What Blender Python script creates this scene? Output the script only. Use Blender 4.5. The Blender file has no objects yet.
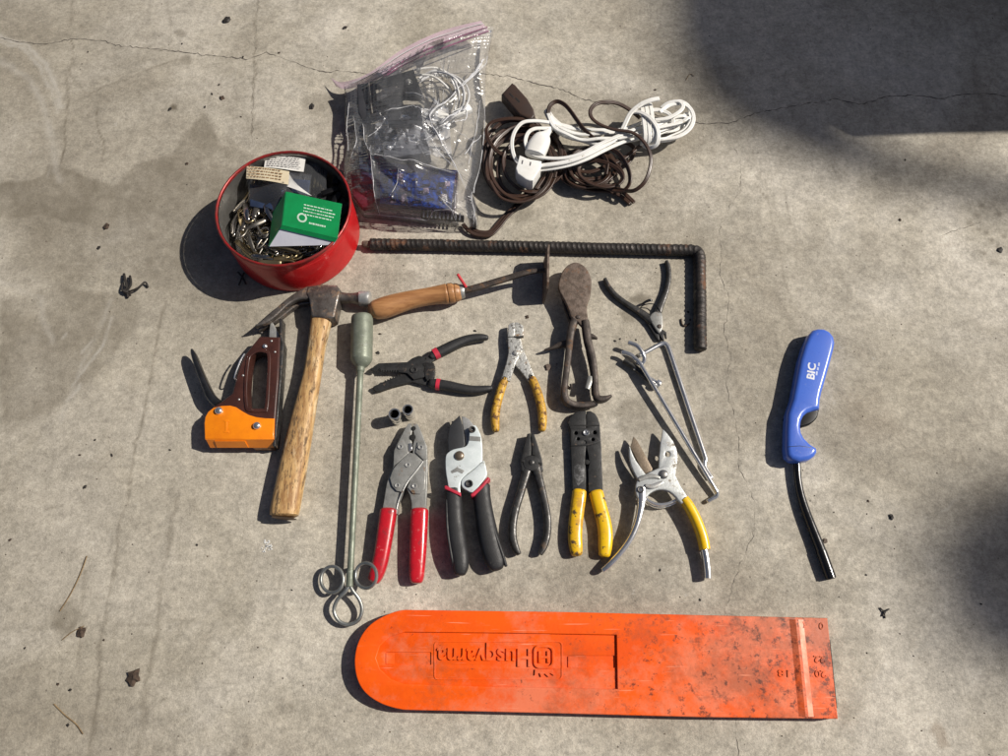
import bpy, bmesh, math, random
import numpy as np
from mathutils import Vector, Matrix, Quaternion

# ------------------------------------------------------------------ camera, sky, sun, exposure
S = bpy.context.scene
F_PX, CAM_H, TILT = 757.0, 0.945, math.radians(21.0)
cam = bpy.data.cameras.new("camera"); cam.sensor_width = 36.0; cam.lens = 36.0 * F_PX / 1008.0
cam.clip_start = 0.01; cam.clip_end = 200.0
camo = bpy.data.objects.new("camera", cam); S.collection.objects.link(camo)
camo.location = (0, 0, CAM_H); camo.rotation_euler = (TILT, 0, 0); S.camera = camo

SUN_EL = math.radians(44.0)
SUN_AZ = Vector((0.98, 0.19)).normalized()
L = Vector((SUN_AZ.x * math.cos(SUN_EL), SUN_AZ.y * math.cos(SUN_EL), math.sin(SUN_EL)))   # towards the sun
W = bpy.data.worlds.new("World"); S.world = W; W.use_nodes = True
wn = W.node_tree.nodes; sky = wn.new("ShaderNodeTexSky"); sky.sky_type = 'NISHITA'; sky.sun_disc = False; sky.dust_density = 1.6; sky.air_density = 0.42; sky.ozone_density = 0.2
sky.sun_elevation = SUN_EL; sky.sun_rotation = math.atan2(SUN_AZ.x, SUN_AZ.y)
W.node_tree.links.new(sky.outputs[0], wn["Background"].inputs[0]); wn["Background"].inputs[1].default_value = 0.058
sun = bpy.data.lights.new("sun", 'SUN'); sun.energy = 4.9; sun.angle = math.radians(0.5); sun.color = (1.0, 0.935, 0.845)
suno = bpy.data.objects.new("sun", sun); S.collection.objects.link(suno)
suno.rotation_euler = L.to_track_quat('Z', 'Y').to_euler(); suno.location = L * 12
S.view_settings.view_transform = 'Standard'; S.view_settings.look = 'None'
S.view_settings.exposure = 0.08; S.view_settings.gamma = 1.0; S.view_settings.use_curve_mapping = False

# ------------------------------------------------------------------ helpers
C = S.collection
random.seed(7); rng = np.random.default_rng(7)
ct, st = math.cos(TILT), math.sin(TILT)
def P(u, v, z=0.0):
    """point of the place at height z that the photograph shows at pixel (u, v)"""
    cx, cy = (u - 504.0) / F_PX, (378.0 - v) / F_PX
    d = Vector((cx, cy * ct + st, cy * st - ct)); t = (CAM_H - z) / -d.z
    return Vector((d.x * t, d.y * t, z))
def mpp(u, v, z=0.0):
    p = P(u, v, z); return (p.y * st + (CAM_H - p.z) * ct) / F_PX      # metres per pixel there
WL = {}
def thing(name, label, cat, u, v, group=None, z=0.0):
    o = bpy.data.objects.new(name, None); C.objects.link(o); o.empty_display_size = 0.02
    o.location = P(u, v, z); WL[o] = o.location.copy(); tag(o, label, cat, group); return o
def tag(o, label=None, cat=None, group=None, kind=None):
    if label: o["label"] = label
    if cat: o["category"] = cat
    if group: o["group"] = group
    if kind: o["kind"] = kind
    return o
def mk(name, geo, mat, parent=None, loc=None, ang=38, smooth=True):
    verts, faces = geo
    org = WL[parent] if parent is not None else (Vector(loc) if loc is not None else Vector((0, 0, 0)))
    me = bpy.data.meshes.new(name)
    me.from_pydata([(x - org.x, y - org.y, z - org.z) for x, y, z in verts], [], faces)
    me.update()
    bm = bmesh.new(); bm.from_mesh(me); bmesh.ops.remove_doubles(bm, verts=bm.verts, dist=2e-6)
    bmesh.ops.recalc_face_normals(bm, faces=bm.faces); bm.to_mesh(me); bm.free()
    if smooth: me.shade_smooth(); me.set_sharp_from_angle(angle=math.radians(ang))
    me.materials.append(mat)
    o = bpy.data.objects.new(name, me); C.objects.link(o)
    if parent is not None: o.parent = parent
    else: o.location = org
    WL[o] = org.copy(); return o
def cat_geo(*gs):
    V, Fc = [], []
    for v, f in gs:
        n = len(V); V += list(v); Fc += [tuple(i + n for i in q) for q in f]
    return V, Fc
def crom(pts, k, closed=False):
    """Catmull-Rom through tuples of any length"""
    n = len(pts); out = []
    if n < 3 and not closed: 
        a, b = pts[0], pts[-1]
        return [tuple(x + (y - x) * i / k for x, y in zip(a, b)) for i in range(k + 1)]
    rngi = range(n) if closed else range(n - 1)
    for i in rngi:
        if closed: p0, p1, p2, p3 = (pts[(i + j) % n] for j in (-1, 0, 1, 2))
        else: p0, p1, p2, p3 = pts[max(i - 1, 0)], pts[i], pts[i + 1], pts[min(i + 2, n - 1)]
        for s in range(k):
            t = s / k
            out.append(tuple(0.5 * (2 * b + (c - a) * t + (2 * a - 5 * b + 4 * c - d) * t * t + (3 * b - a - 3 * c + d) * t ** 3)
                             for a, b, c, d in zip(p0, p1, p2, p3)))
    if not closed: out.append(tuple(pts[-1]))
    return out
def tube_geo(path, n=14, sub=5, ex=2.0, cap=0.6, closed=False, prof=None, transport=False):
    """path of (x,y,z,half_width,half_height); superelliptic section, rounded ends"""
    pts = crom([tuple(p) for p in path], sub, closed)
    pos = [Vector(p[:3]) for p in pts]; m = len(pos)
    tan = []
    for i in range(m):
        if closed: t = pos[(i + 1) % m] - pos[i - 1]
        else: t = pos[min(i + 1, m - 1)] - pos[max(i - 1, 0)]
        tan.append(t.normalized() if t.length > 1e-9 else Vector((1, 0, 0)))
    frames = []
    up = Vector((0, 0, 1)); side = tan[0].cross(up)
    if side.length < 1e-3: side = Vector((1, 0, 0))
    side.normalize()
    for i in range(m):
        if transport:
            side = side - tan[i] * side.dot(tan[i])
            side.normalize()
        else:
            s2 = tan[i].cross(up)
            if s2.length > 0.05:
                side = s2.normalized()
            else:
                side = (side - tan[i] * side.dot(tan[i])).normalized()
        frames.append((side.copy(), side.cross(tan[i]).normalized()))
    if prof is None:
        prof = []
        for j in range(n):
            a = 2 * math.pi * j / n; c, s = math.cos(a), math.sin(a)
            prof.append((math.copysign(abs(c) ** (2 / ex), c), math.copysign(abs(s) ** (2 / ex), s)))
    n = len(prof); V, Fc = [], []
    rings = []
    if not closed and cap > 0:
        for q in (0.15, 0.5, 0.8): rings.append((0, -1, q))
    for i in range(m): rings.append((i, 0, 1))
    if not closed and cap > 0:
        for q in (0.8, 0.5, 0.15): rings.append((m - 1, 1, q))
    for i, e, q in rings:
        a, b = pts[i][3], pts[i][4]; s, u = frames[i]; c = pos[i]
        if e: c = c + tan[i] * e * cap * min(a, b) * math.sqrt(1 - q * q)
        for (x, y) in prof: V.append(tuple(c + s * (a * q * x) + u * (b * q * y)))
    R = len(rings)
    for r in range(R if closed else R - 1):
        for j in range(n):
            r2 = (r + 1) % R
            Fc.append((r * n + j, r * n + (j + 1) % n, r2 * n + (j + 1) % n, r2 * n + j))
    if not closed:
        Fc.append(tuple(range(n))[::-1]); Fc.append(tuple((R - 1) * n + j for j in range(n)))
    return V, Fc
def ptube(px, n=14, sub=5, ex=2.0, cap=0.6, closed=False, prof=None, transport=False):
    """px: (u, v, z, half width in pixels[, half height in metres])"""
    path = []
    for p in px:
        w = P(p[0], p[1], p[2]); k = mpp(p[0], p[1], p[2]); a = p[3] * k
        path.append((w.x, w.y, w.z, a, p[4] if len(p) > 4 else a))
    return tube_geo(path, n, sub, ex, cap, closed, prof, transport)
def circ(u, v, r, n=18, ry=None):
    ry = ry or r
    return [(u + r * math.cos(2 * math.pi * i / n), v + ry * math.sin(2 * math.pi * i / n)) for i in range(n)]
def rrect(u0, v0, u1, v1, r, n=5):
    o = []
    for cx, cy, a0 in ((u1 - r, v1 - r, 0), (u0 + r, v1 - r, 90), (u0 + r, v0 + r, 180), (u1 - r, v0 + r, 270)):
        for i in range(n + 1):
            a = math.radians(a0 + 90 * i / n); o.append((cx + r * math.cos(a), cy + r * math.sin(a)))
    return o
def curve_mesh(cu):
    ob = bpy.data.objects.new("tmp", cu); C.objects.link(ob)
    dg = bpy.context.evaluated_depsgraph_get(); me = bpy.data.meshes.new_from_object(ob.evaluated_get(dg))
    V = [tuple(v.co) for v in me.vertices]; Fc = [tuple(p.vertices) for p in me.polygons]
    bpy.data.objects.remove(ob); bpy.data.curves.remove(cu); bpy.data.meshes.remove(me)
    return V, Fc
def slab_xy(loops, z0, z1, bev=0.0006, res=2):
    bev = min(bev, (z1 - z0) * 0.49)
    cu = bpy.data.curves.new("c", 'CURVE'); cu.dimensions = '2D'; cu.fill_mode = 'BOTH'
    cu.extrude = (z1 - z0) / 2 - bev; cu.bevel_depth = bev; cu.bevel_resolution = res; cu.offset = -bev
    for k, lp in enumerate(loops):
        ar = sum(lp[i][0] * lp[(i + 1) % len(lp)][1] - lp[(i + 1) % len(lp)][0] * lp[i][1] for i in range(len(lp)))
        if (ar < 0) == (k == 0): lp = lp[::-1]
        sp = cu.splines.new('POLY'); sp.points.add(len(lp) - 1); sp.use_cyclic_u = True
        for i, q in enumerate(lp): sp.points[i].co = (q[0], q[1], 0, 1)
    V, Fc = curve_mesh(cu); zc = (z0 + z1) / 2
    return [(x, y, z + zc) for x, y, z in V], Fc
def slab(outline, z0, z1, bev=0.0006, holes=(), sm=0, res=2, zref=None):
    """a plate whose outline, seen at its top, is traced in pixels"""
    zr = z1 if zref is None else zref; loops = []
    for k, lp in enumerate([outline] + list(holes)):
        if sm and k == 0: lp = crom(lp, sm, True)
        loops.append([tuple(P(u, v, zr)[:2]) for u, v in lp])
    return slab_xy(loops, z0, z1, bev, res)
def lathe(c, prof, n=20, axis=None, caps=True):
    """prof of (r, h) along axis from point c"""
    q = (Vector(axis) if axis is not None else Vector((0, 0, 1))).to_track_quat('Z', 'Y')
    V, Fc = [], []; c = Vector(c)
    for r, h in prof:
        for j in range(n):
            a = 2 * math.pi * j / n; V.append(tuple(c + q @ Vector((r * math.cos(a), r * math.sin(a), h))))
    for i in range(len(prof) - 1):
        for j in range(n): Fc.append((i * n + j, i * n + (j + 1) % n, (i + 1) * n + (j + 1) % n, (i + 1) * n + j))
    if caps and prof[0][0] > 1e-6: Fc.append(tuple(range(n))[::-1])
    if caps and prof[-1][0] > 1e-6: Fc.append(tuple((len(prof) - 1) * n + j for j in range(n)))
    return V, Fc
def dome(u, v, z, r, h=0.0015, n=16):
    k = mpp(u, v, z) * r
    return lathe(P(u, v, z), [(k, -0.001), (k, h * .3), (k * .85, h * .7), (k * .5, h * .95), (k * .05, h)], n)
def ringrivet(u, v, z, r, h=0.0012, n=16):
    k = mpp(u, v, z) * r
    return lathe(P(u, v, z), [(k, -.001), (k, h * .6), (k * .85, h), (k * .55, h * .9), (k * .45, h * .2), (k * .02, h * .1)], n)
def hexa(p):
    """eight corners: four of the bottom, four of the top"""
    return [tuple(q) for q in p], [(3, 2, 1, 0), (4, 5, 6, 7), (0, 1, 5, 4), (1, 2, 6, 5), (2, 3, 7, 6), (3, 0, 4, 7)]
def obox(c, sx, sy, sz, rz=0.0, bev=0.0):
    c = Vector(c); bm = bmesh.new(); bmesh.ops.create_cube(bm, size=1.0)
    for v in bm.verts: v.co = Vector((v.co.x * sx, v.co.y * sy, v.co.z * sz))
    if bev: bmesh.ops.bevel(bm, geom=list(bm.edges), offset=bev, segments=2, profile=.5, affect='EDGES')
    R = Matrix.Rotation(rz, 3, 'Z') if not isinstance(rz, Matrix) else rz
    bm.verts.index_update(); V = [tuple(R @ v.co + c) for v in bm.verts]; Fc = [tuple(v.index for v in f.verts) for f in bm.faces]
    bm.free(); return V, Fc
def text_geo(s, u, v, z, width_px, height_px, ang, ext=0.0004, bold=0.0):
    cu = bpy.data.curves.new("t", 'FONT'); cu.body = s; cu.size = 1.0; cu.extrude = 0.05; cu.resolution_u = 3; cu.offset = bold
    V, Fc = curve_mesh(cu); xs = [p[0] for p in V]; ys = [p[1] for p in V]
    k = mpp(u, v, z); w = max(xs) - min(xs); cap = 0.70
    sx = width_px * k / w; sy = height_px * k / cap; cx = (max(xs) + min(xs)) / 2; cy = cap / 2
    c = P(u, v, z); ca, sa = math.cos(ang), math.sin(ang); out = []
    for x, y, zz in V:
        x = (x - cx) * sx; y = (y - cy) * sy
        out.append((c.x + x * ca - y * sa, c.y + x * sa + y * ca, z + (ext if zz > 0 else -ext * .3)))
    return out, Fc

# ------------------------------------------------------------------ materials
MATS = {}
def M(name, c1, c2=None, rough=.5, metal=0.0, scale=40, spots=None, bump=0.0, bscale=400, rvar=.12, stretch=None, coat=0.0, spec=None, sub=0.0):
    m = bpy.data.materials.new(name); m.use_nodes = True; N = m.node_tree.nodes; Lk = m.node_tree.links.new
    b = N["Principled BSDF"]; b.inputs["Roughness"].default_value = rough; b.inputs["Metallic"].default_value = metal
    if coat: b.inputs["Coat Weight"].default_value = coat; b.inputs["Coat Roughness"].default_value = .12
    if spec is not None: b.inputs["Specular IOR Level"].default_value = spec
    tc = N.new("ShaderNodeTexCoord"); vec = tc.outputs["Object"]
    if stretch:
        mp = N.new("ShaderNodeMapping"); mp.inputs["Rotation"].default_value = (0, 0, stretch[0]); mp.inputs["Scale"].default_value = stretch[1]
        Lk(vec, mp.inputs[0]); vec = mp.outputs[0]
    n1 = N.new("ShaderNodeTexNoise"); n1.inputs["Scale"].default_value = scale; n1.inputs["Detail"].default_value = 7; n1.inputs["Roughness"].default_value = .65
    Lk(vec, n1.inputs["Vector"])
    rp = N.new("ShaderNodeValToRGB"); rp.color_ramp.elements[0].position = .41; rp.color_ramp.elements[1].position = .59
    c2 = c2 or tuple(x * .72 for x in c1)
    rp.color_ramp.elements[0].color = (*c2, 1); rp.color_ramp.elements[1].color = (*c1, 1)
    Lk(n1.outputs["Fac"], rp.inputs[0]); col = rp.outputs[0]
    mr = N.new("ShaderNodeMapRange"); mr.inputs["From Min"].default_value = .3; mr.inputs["From Max"].default_value = .7
    mr.inputs["To Min"].default_value = min(1, rough + rvar); mr.inputs["To Max"].default_value = max(.03, rough - rvar)
    Lk(n1.outputs["Fac"], mr.inputs["Value"]); rgh = mr.outputs[0]
    for sp in (spots or []):
        sc, lo, hi, ss = sp[:4]; lo = .5 + (lo - .5) * .72; hi = .5 + (hi - .5) * .72
        n2 = N.new("ShaderNodeTexNoise"); n2.inputs["Scale"].default_value = ss; n2.inputs["Detail"].default_value = 8; n2.inputs["Roughness"].default_value = .7
        mp2 = N.new("ShaderNodeMapping"); mp2.inputs["Location"].default_value = (ss * .13 + 3.1, 1.7, .4); Lk(vec, mp2.inputs[0]); Lk(mp2.outputs[0], n2.inputs["Vector"])
        r2 = N.new("ShaderNodeMapRange"); r2.inputs["From Min"].default_value = lo; r2.inputs["From Max"].default_value = hi; Lk(n2.outputs["Fac"], r2.inputs["Value"])
        mx = N.new("ShaderNodeMix"); mx.data_type = 'RGBA'; Lk(r2.outputs[0], mx.inputs["Factor"]); Lk(col, mx.inputs["A"]); mx.inputs["B"].default_value = (*sc, 1); col = mx.outputs["Result"]
        if metal > 0:
            mm = N.new("ShaderNodeMapRange"); mm.inputs["To Min"].default_value = metal; mm.inputs["To Max"].default_value = 0.1
            Lk(r2.outputs[0], mm.inputs["Value"]); Lk(mm.outputs[0], b.inputs["Metallic"])
        mr2 = N.new("ShaderNodeMix"); Lk(r2.outputs[0], mr2.inputs["Factor"]); Lk(rgh, mr2.inputs["A"]); mr2.inputs["B"].default_value = min(.9, rough + .3); rgh = mr2.outputs["Result"]
    Lk(col, b.inputs["Base Color"]); Lk(rgh, b.inputs["Roughness"])
    if bump:
        n3 = N.new("ShaderNodeTexNoise"); n3.inputs["Scale"].default_value = bscale; n3.inputs["Detail"].default_value = 4; Lk(vec, n3.inputs["Vector"])
        bp = N.new("ShaderNodeBump"); bp.inputs["Strength"].default_value = bump; bp.inputs["Distance"].default_value = .001
        Lk(n3.outputs["Fac"], bp.inputs["Height"]); Lk(bp.outputs[0], b.inputs["Normal"])
    MATS[name] = m; return m
def film(name, tint, haze=.06, rough=.08, hazecol=(.8, .82, .85), bump=.3, bscale=90, refl=1.5):
    m = bpy.data.materials.new(name); m.use_nodes = True; N = m.node_tree.nodes; Lk = m.node_tree.links.new; N.clear()
    out = N.new("ShaderNodeOutputMaterial"); tr = N.new("ShaderNodeBsdfTransparent"); tr.inputs[0].default_value = (*tint, 1)
    df = N.new("ShaderNodeBsdfDiffuse"); df.inputs[0].default_value = (*hazecol, 1)
    gl = N.new("ShaderNodeBsdfGlossy"); gl.inputs["Roughness"].default_value = rough
    m1 = N.new("ShaderNodeMixShader"); m1.inputs[0].default_value = haze; Lk(tr.outputs[0], m1.inputs[1]); Lk(df.outputs[0], m1.inputs[2])
    fr = N.new("ShaderNodeFresnel"); fr.inputs[0].default_value = refl
    m2 = N.new("ShaderNodeMixShader"); Lk(fr.outputs[0], m2.inputs[0]); Lk(m1.outputs[0], m2.inputs[1]); Lk(gl.outputs[0], m2.inputs[2])
    tc = N.new("ShaderNodeTexCoord"); n3 = N.new("ShaderNodeTexNoise"); n3.inputs["Scale"].default_value = bscale; n3.inputs["Detail"].default_value = 3
    Lk(tc.outputs["Object"], n3.inputs["Vector"]); bp = N.new("ShaderNodeBump"); bp.inputs["Strength"].default_value = bump; bp.inputs["Distance"].default_value = .004
    Lk(n3.outputs["Fac"], bp.inputs["Height"]); Lk(bp.outputs[0], gl.inputs["Normal"]); Lk(bp.outputs[0], fr.inputs["Normal"])
    Lk(m2.outputs[0], out.inputs[0]); MATS[name] = m; return m

RUST = (.16, .075, .03)
steel = M("steel", (.56, .56, .54), (.38, .38, .365), .38, .6, 90, [((.13, .08, .05), .62, .72, 60)], .15, 500)
chrome = M("chrome", (.86, .86, .85), (.70, .70, .69), .2, .9, 60, [((.25, .2, .16), .68, .78, 120)], .05, 300, .06)
pitted = M("pitted_steel", (.58, .58, .55), (.40, .40, .38), .42, .5, 120, [((.13, .125, .115), .56, .64, 210), ((.20, .12, .06), .62, .70, 90)], .6, 420)
darksteel = M("dark_steel", (.10, .098, .095), (.05, .048, .046), .42, .75, 120, [((.10, .065, .04), .6, .72, 80)], .2, 600)
blacksteel = M("black_steel", (.045, .045, .045), (.022, .022, .022), .45, .4, 130, [((.10, .07, .05), .64, .74, 110)], .15, 600)
greysteel = M("grey_plate", (.36, .36, .34), (.24, .24, .225), .42, .45, 100, [((.14, .08, .04), .64, .73, 70)], .15, 500)
rusty = M("rusty_iron", (.165, .125, .10), (.095, .07, .054), .72, .25, 140, [((.17, .095, .055), .58, .72, 90)], .5, 500)
rusty2 = M("rusty_iron_dark", (.085, .068, .058), (.045, .036, .031), .6, .35, 90, [((.15, .08, .04), .58, .72, 60)], .4, 500)
rebarm = M("rebar_iron", (.050, .043, .039), (.022, .020, .019), .55, .45, 60, [((.30, .26, .20), .66, .76, 28), ((.13, .06, .03), .6, .75, 45)], .5, 500)
hamsteel = M("hammer_steel", (.22, .20, .18), (.11, .095, .085), .4, .7, 70, [((.16, .10, .06), .55, .7, 90)], .35, 500)
olive = M("olive_paint", (.200, .222, .172), (.145, .162, .125), .5, .25, 60, [((.35, .37, .33), .62, .75, 150), ((.10, .09, .06), .66, .75, 90)], .2, 500)
ringsteel = M("ring_steel", (.40, .41, .39), (.28, .29, .27), .4, .8, 90, None, .1, 500)
woodh = M("hammer_wood", (.52, .33, .14), (.29, .155, .058), .55, 0, 150, [((.62, .49, .30), .56, .70, 60), ((.13, .08, .04), .57, .68, 110), ((.07, .045, .025), .60, .68, 400)], .5, 220, .12, (.17, (1.0, .20, 1.0)))
woodend = M("hammer_wood_end", (.25, .16, .10), (.16, .10, .06), .7, 0, 60)
woods = M("scraper_wood", (.42, .21, .085), (.29, .13, .048), .45, 0, 160, [((.17, .08, .03), .62, .74, 120), ((.50, .29, .14), .62, .74, 50)], .3, 220, .1, (-.22, (.12, 1.0, 1.0)))
red_plastic = M("red_grip", (.50, .012, .022), (.38, .008, .016), .3, 0, 40, [((.20, .01, .015), .58, .70, 60), ((.55, .10, .10), .64, .70, 180)], .08, 300, .08, None, .3)
redband = M("red_band", (.55, .03, .06), None, .45)
redrod = M("red_peg", (.62, .04, .05), None, .4)
blackgrip = M("black_grip", (.022, .022, .023), (.014, .014, .015), .55, 0, 90, [((.07, .065, .06), .68, .8, 160)], .25, 900, .1)
yellow_old = M("worn_yellow_grip", (.60, .36, .04), (.42, .22, .02), .5, 0, 130, [((.13, .06, .02), .52, .60, 150)], .4, 500)
yellow = M("yellow_grip", (.76, .47, .008), (.66, .38, .005), .38, 0, 40, [((.50, .27, .02), .56, .68, 50), ((.06, .035, .015), .60, .66, 70)], .1, 300, .08, None, .2)
yellow2 = M("bright_yellow_grip", (.80, .50, .006), (.70, .42, .005), .35, 0, 50, [((.14, .09, .02), .7, .76, 120)], .08, 300, .08, None, .2)
orange_paint = M("orange_paint", (.82, .235, .005), (.72, .19, .004), .36, 0, 30, [((.40, .11, .01), .68, .76, 60)], .05, 300, .08, None, .3)
brown_paint = M("brown_paint", (.060, .022, .016), (.042, .015, .011), .32, 0, 50, [((.12, .07, .05), .72, .78, 160)], .08, 400, .08, None, .3)
white_metal = M("white_metal", (.74, .80, .80), (.60, .66, .66), .35, .25, 50, [((.32, .32, .30), .64, .72, 90)], .08, 300)
cast = M("cast_alloy", (.68, .70, .69), (.48, .50, .49), .36, .5, 70, [((.20, .17, .13), .6, .72, 80)], .2, 400)
bladebrown = M("stained_blade", (.21, .165, .12), (.12, .09, .06), .5, .5, 60, None, .2, 500)
blue_plastic = M("blue_plastic", (.058, .145, .58), (.050, .125, .53), .30, 0, 12, [((.10, .17, .50), .66, .76, 160)], .06, 500, .05, None, .2)
black_gloss = M("black_gloss", (.012, .012, .013), None, .22, 0, 40, [((.05, .05, .05), .7, .8, 160)], .05, 400)
black_matte = M("black_plastic", (.007, .007, .008), None, .45, 0, 40, None, 0, 400, .12, None, 0, .2)
void = M("dark_opening", (.006, .006, .006), None, .8)
white_print = M("white_print", (.80, .82, .86), None, .5)
blue_print = M("pale_print", (.55, .62, .85), None, .5)
tin_red = M("tin_red", (.47, .012, .014), (.40, .009, .011), .3, .1, 30, [((.18, .01, .01), .7, .78, 60)], .05, 300, .08, None, .4)
tin_rim = M("tin_rim_red", (.33, .02, .02), (.20, .03, .025), .35, .3, 90)
tin_in = M("tin_inside", (.36, .35, .33), (.25, .24, .22), .4, .8, 60)
green_card = M("green_card", (.008, .26, .075), (.007, .22, .062), .32, 0, 40, [((.10, .4, .2), .7, .78, 90)], .1, 200, .06, None, .3)
lavender = M("lavender_card", (.33, .36, .62), (.30, .33, .58), .6)
paper = M("white_paper", (.74, .73, .70), (.68, .67, .63), .6)
cream = M("cream_paper", (.72, .64, .45), (.64, .55, .38), .6)
ink = M("grey_ink", (.12, .11, .12), None, .7)
inkbrown = M("brown_ink", (.32, .18, .08), None, .7)
navy = M("navy_plastic", (.03, .045, .09), (.02, .03, .06), .3)
pcb = M("blue_board", (.02, .17, .66), (.015, .10, .46), .35, 0, 120)
brown_cord = M("brown_cord", (.050, .027, .018), (.038, .020, .014), .38, 0, 60, None, .05, 300)
brown_plug = M("brown_plug", (.045, .026, .018), (.032, .018, .013), .5, 0, 60, None, .1, 500)
white_cord = M("white_cord", (.80, .80, .77), (.72, .71, .67), .42, 0, 30, [((.42, .38, .30), .68, .76, 90)], .05, 300)
grey_wire = M("grey_wire", (.62, .62, .62), (.5, .5, .5), .35)
zip_purple = M("zip_purple", (.20, .015, .10), None, .4)
dirt = M("dirt_brown", (.07, .045, .03), (.03, .02, .014), .9, 0, 200)
dirt2 = M("leaf_black", (.022, .017, .014), (.012, .01, .008), .7, 0, 200)
straw = M("dry_twig", (.24, .17, .09), (.15, .10, .05), .8, 0, 200)
crackm = M("crack_dark", (.06, .052, .044), (.11, .097, .082), .95, 0, 150)
paintm = M("white_splat", (.72, .72, .70), None, .7)
bagfilm = film("bag_film", (.97, .97, .972), .065, .19, (.84, .86, .90), .25, 60, 1.42)
innerfilm = film("inner_film", (.95, .95, .96), .30, .16, (.84, .87, .93), .3, 60, 1.45)
zipfilm = film("zip_film", (.86, .76, .82), .52, .12, (.58, .44, .53), .2, 60, 1.4)
packfilm = film("packet_film", (.90, .91, .93), .05, .05, (.8, .82, .86), .3, 120, 1.45)
pleatfilm = film("pleat_film", (.95, .95, .96), .55, .12, (.90, .91, .94), .2, 200, 1.5)
casefilm = film("case_plastic", (.88, .83, .90), .02, .05, (.55, .45, .55), .4, 150, 1.42)

# orange cover: base orange, grime heavier towards its open end
def cover_mat():
    m = M("cover_orange", (.84, .105, .006), (.76, .082, .004), .46, 0, 14, None, .18, 220, .1, None, 0, .22)
    N = m.node_tree.nodes; Lk = m.node_tree.links.new; b = N["Principled BSDF"]; src = b.inputs["Base Color"].links[0].from_socket
    tc = N.new("ShaderNodeTexCoord"); sp = N.new("ShaderNodeSeparateXYZ"); Lk(tc.outputs["Object"], sp.inputs[0])
    g = N.new("ShaderNodeMapRange"); g.inputs["From Min"].default_value = -.15; g.inputs["From Max"].default_value = .28; g.inputs["To Min"].default_value = -.055; g.inputs["To Max"].default_value = .05
    Lk(sp.outputs[0], g.inputs["Value"])
    def layer(src, scale, lo, hi, colr, amt, seed, rough=.72):
        n = N.new("ShaderNodeTexNoise"); n.inputs["Scale"].default_value = scale; n.inputs["Detail"].default_value = 9; n.inputs["Roughness"].default_value = rough
        mp = N.new("ShaderNodeMapping"); mp.inputs["Location"].default_value = (seed, seed * .7, 0); Lk(tc.outputs["Object"], mp.inputs[0]); Lk(mp.outputs[0], n.inputs["Vector"])
        ad = N.new("ShaderNodeMath"); Lk(n.outputs["Fac"], ad.inputs[0]); Lk(g.outputs[0], ad.inputs[1])
        r = N.new("ShaderNodeMapRange"); r.inputs["From Min"].default_value = lo; r.inputs["From Max"].default_value = hi; r.inputs["To Max"].default_value = amt; Lk(ad.outputs[0], r.inputs["Value"])
        mx = N.new("ShaderNodeMix"); mx.data_type = 'RGBA'; Lk(r.outputs[0], mx.inputs["Factor"]); Lk(src, mx.inputs["A"]); mx.inputs["B"].default_value = (*colr, 1); return mx.outputs["Result"]
    s = layer(src, 7, .45, .57, (.74, .20, .10), .85, 2.3)
    s = layer(s, 9, .48, .62, (.26, .075, .035), .58, 5.1, .80)
    s = layer(s, 34, .55, .65, (.09, .04, .028), .62, 7.7, .80)
    s = layer(s, 90, .58, .64, (.05, .025, .02), .75, 9.4)
    mp = N.new("ShaderNodeMapping"); mp.inputs["Rotation"].default_value = (0, 0, .35); mp.inputs["Scale"].default_value = (14, 420, 1); Lk(tc.outputs["Object"], mp.inputs[0])
    n = N.new("ShaderNodeTexNoise"); n.inputs["Scale"].default_value = 1.0; n.inputs["Detail"].default_value = 5; Lk(mp.outputs[0], n.inputs["Vector"])
    r = N.new("ShaderNodeMapRange"); r.inputs["From Min"].default_value = .66; r.inputs["From Max"].default_value = .70; r.inputs["To Max"].default_value = .6; Lk(n.outputs["Fac"], r.inputs["Value"])
    mx = N.new("ShaderNodeMix"); mx.data_type = 'RGBA'; Lk(r.outputs[0], mx.inputs["Factor"]); Lk(s, mx.inputs["A"]); mx.inputs["B"].default_value = (.90, .34, .20, 1); s = mx.outputs["Result"]
    Lk(s, b.inputs["Base Color"]); return m
coverm = cover_mat()

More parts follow.
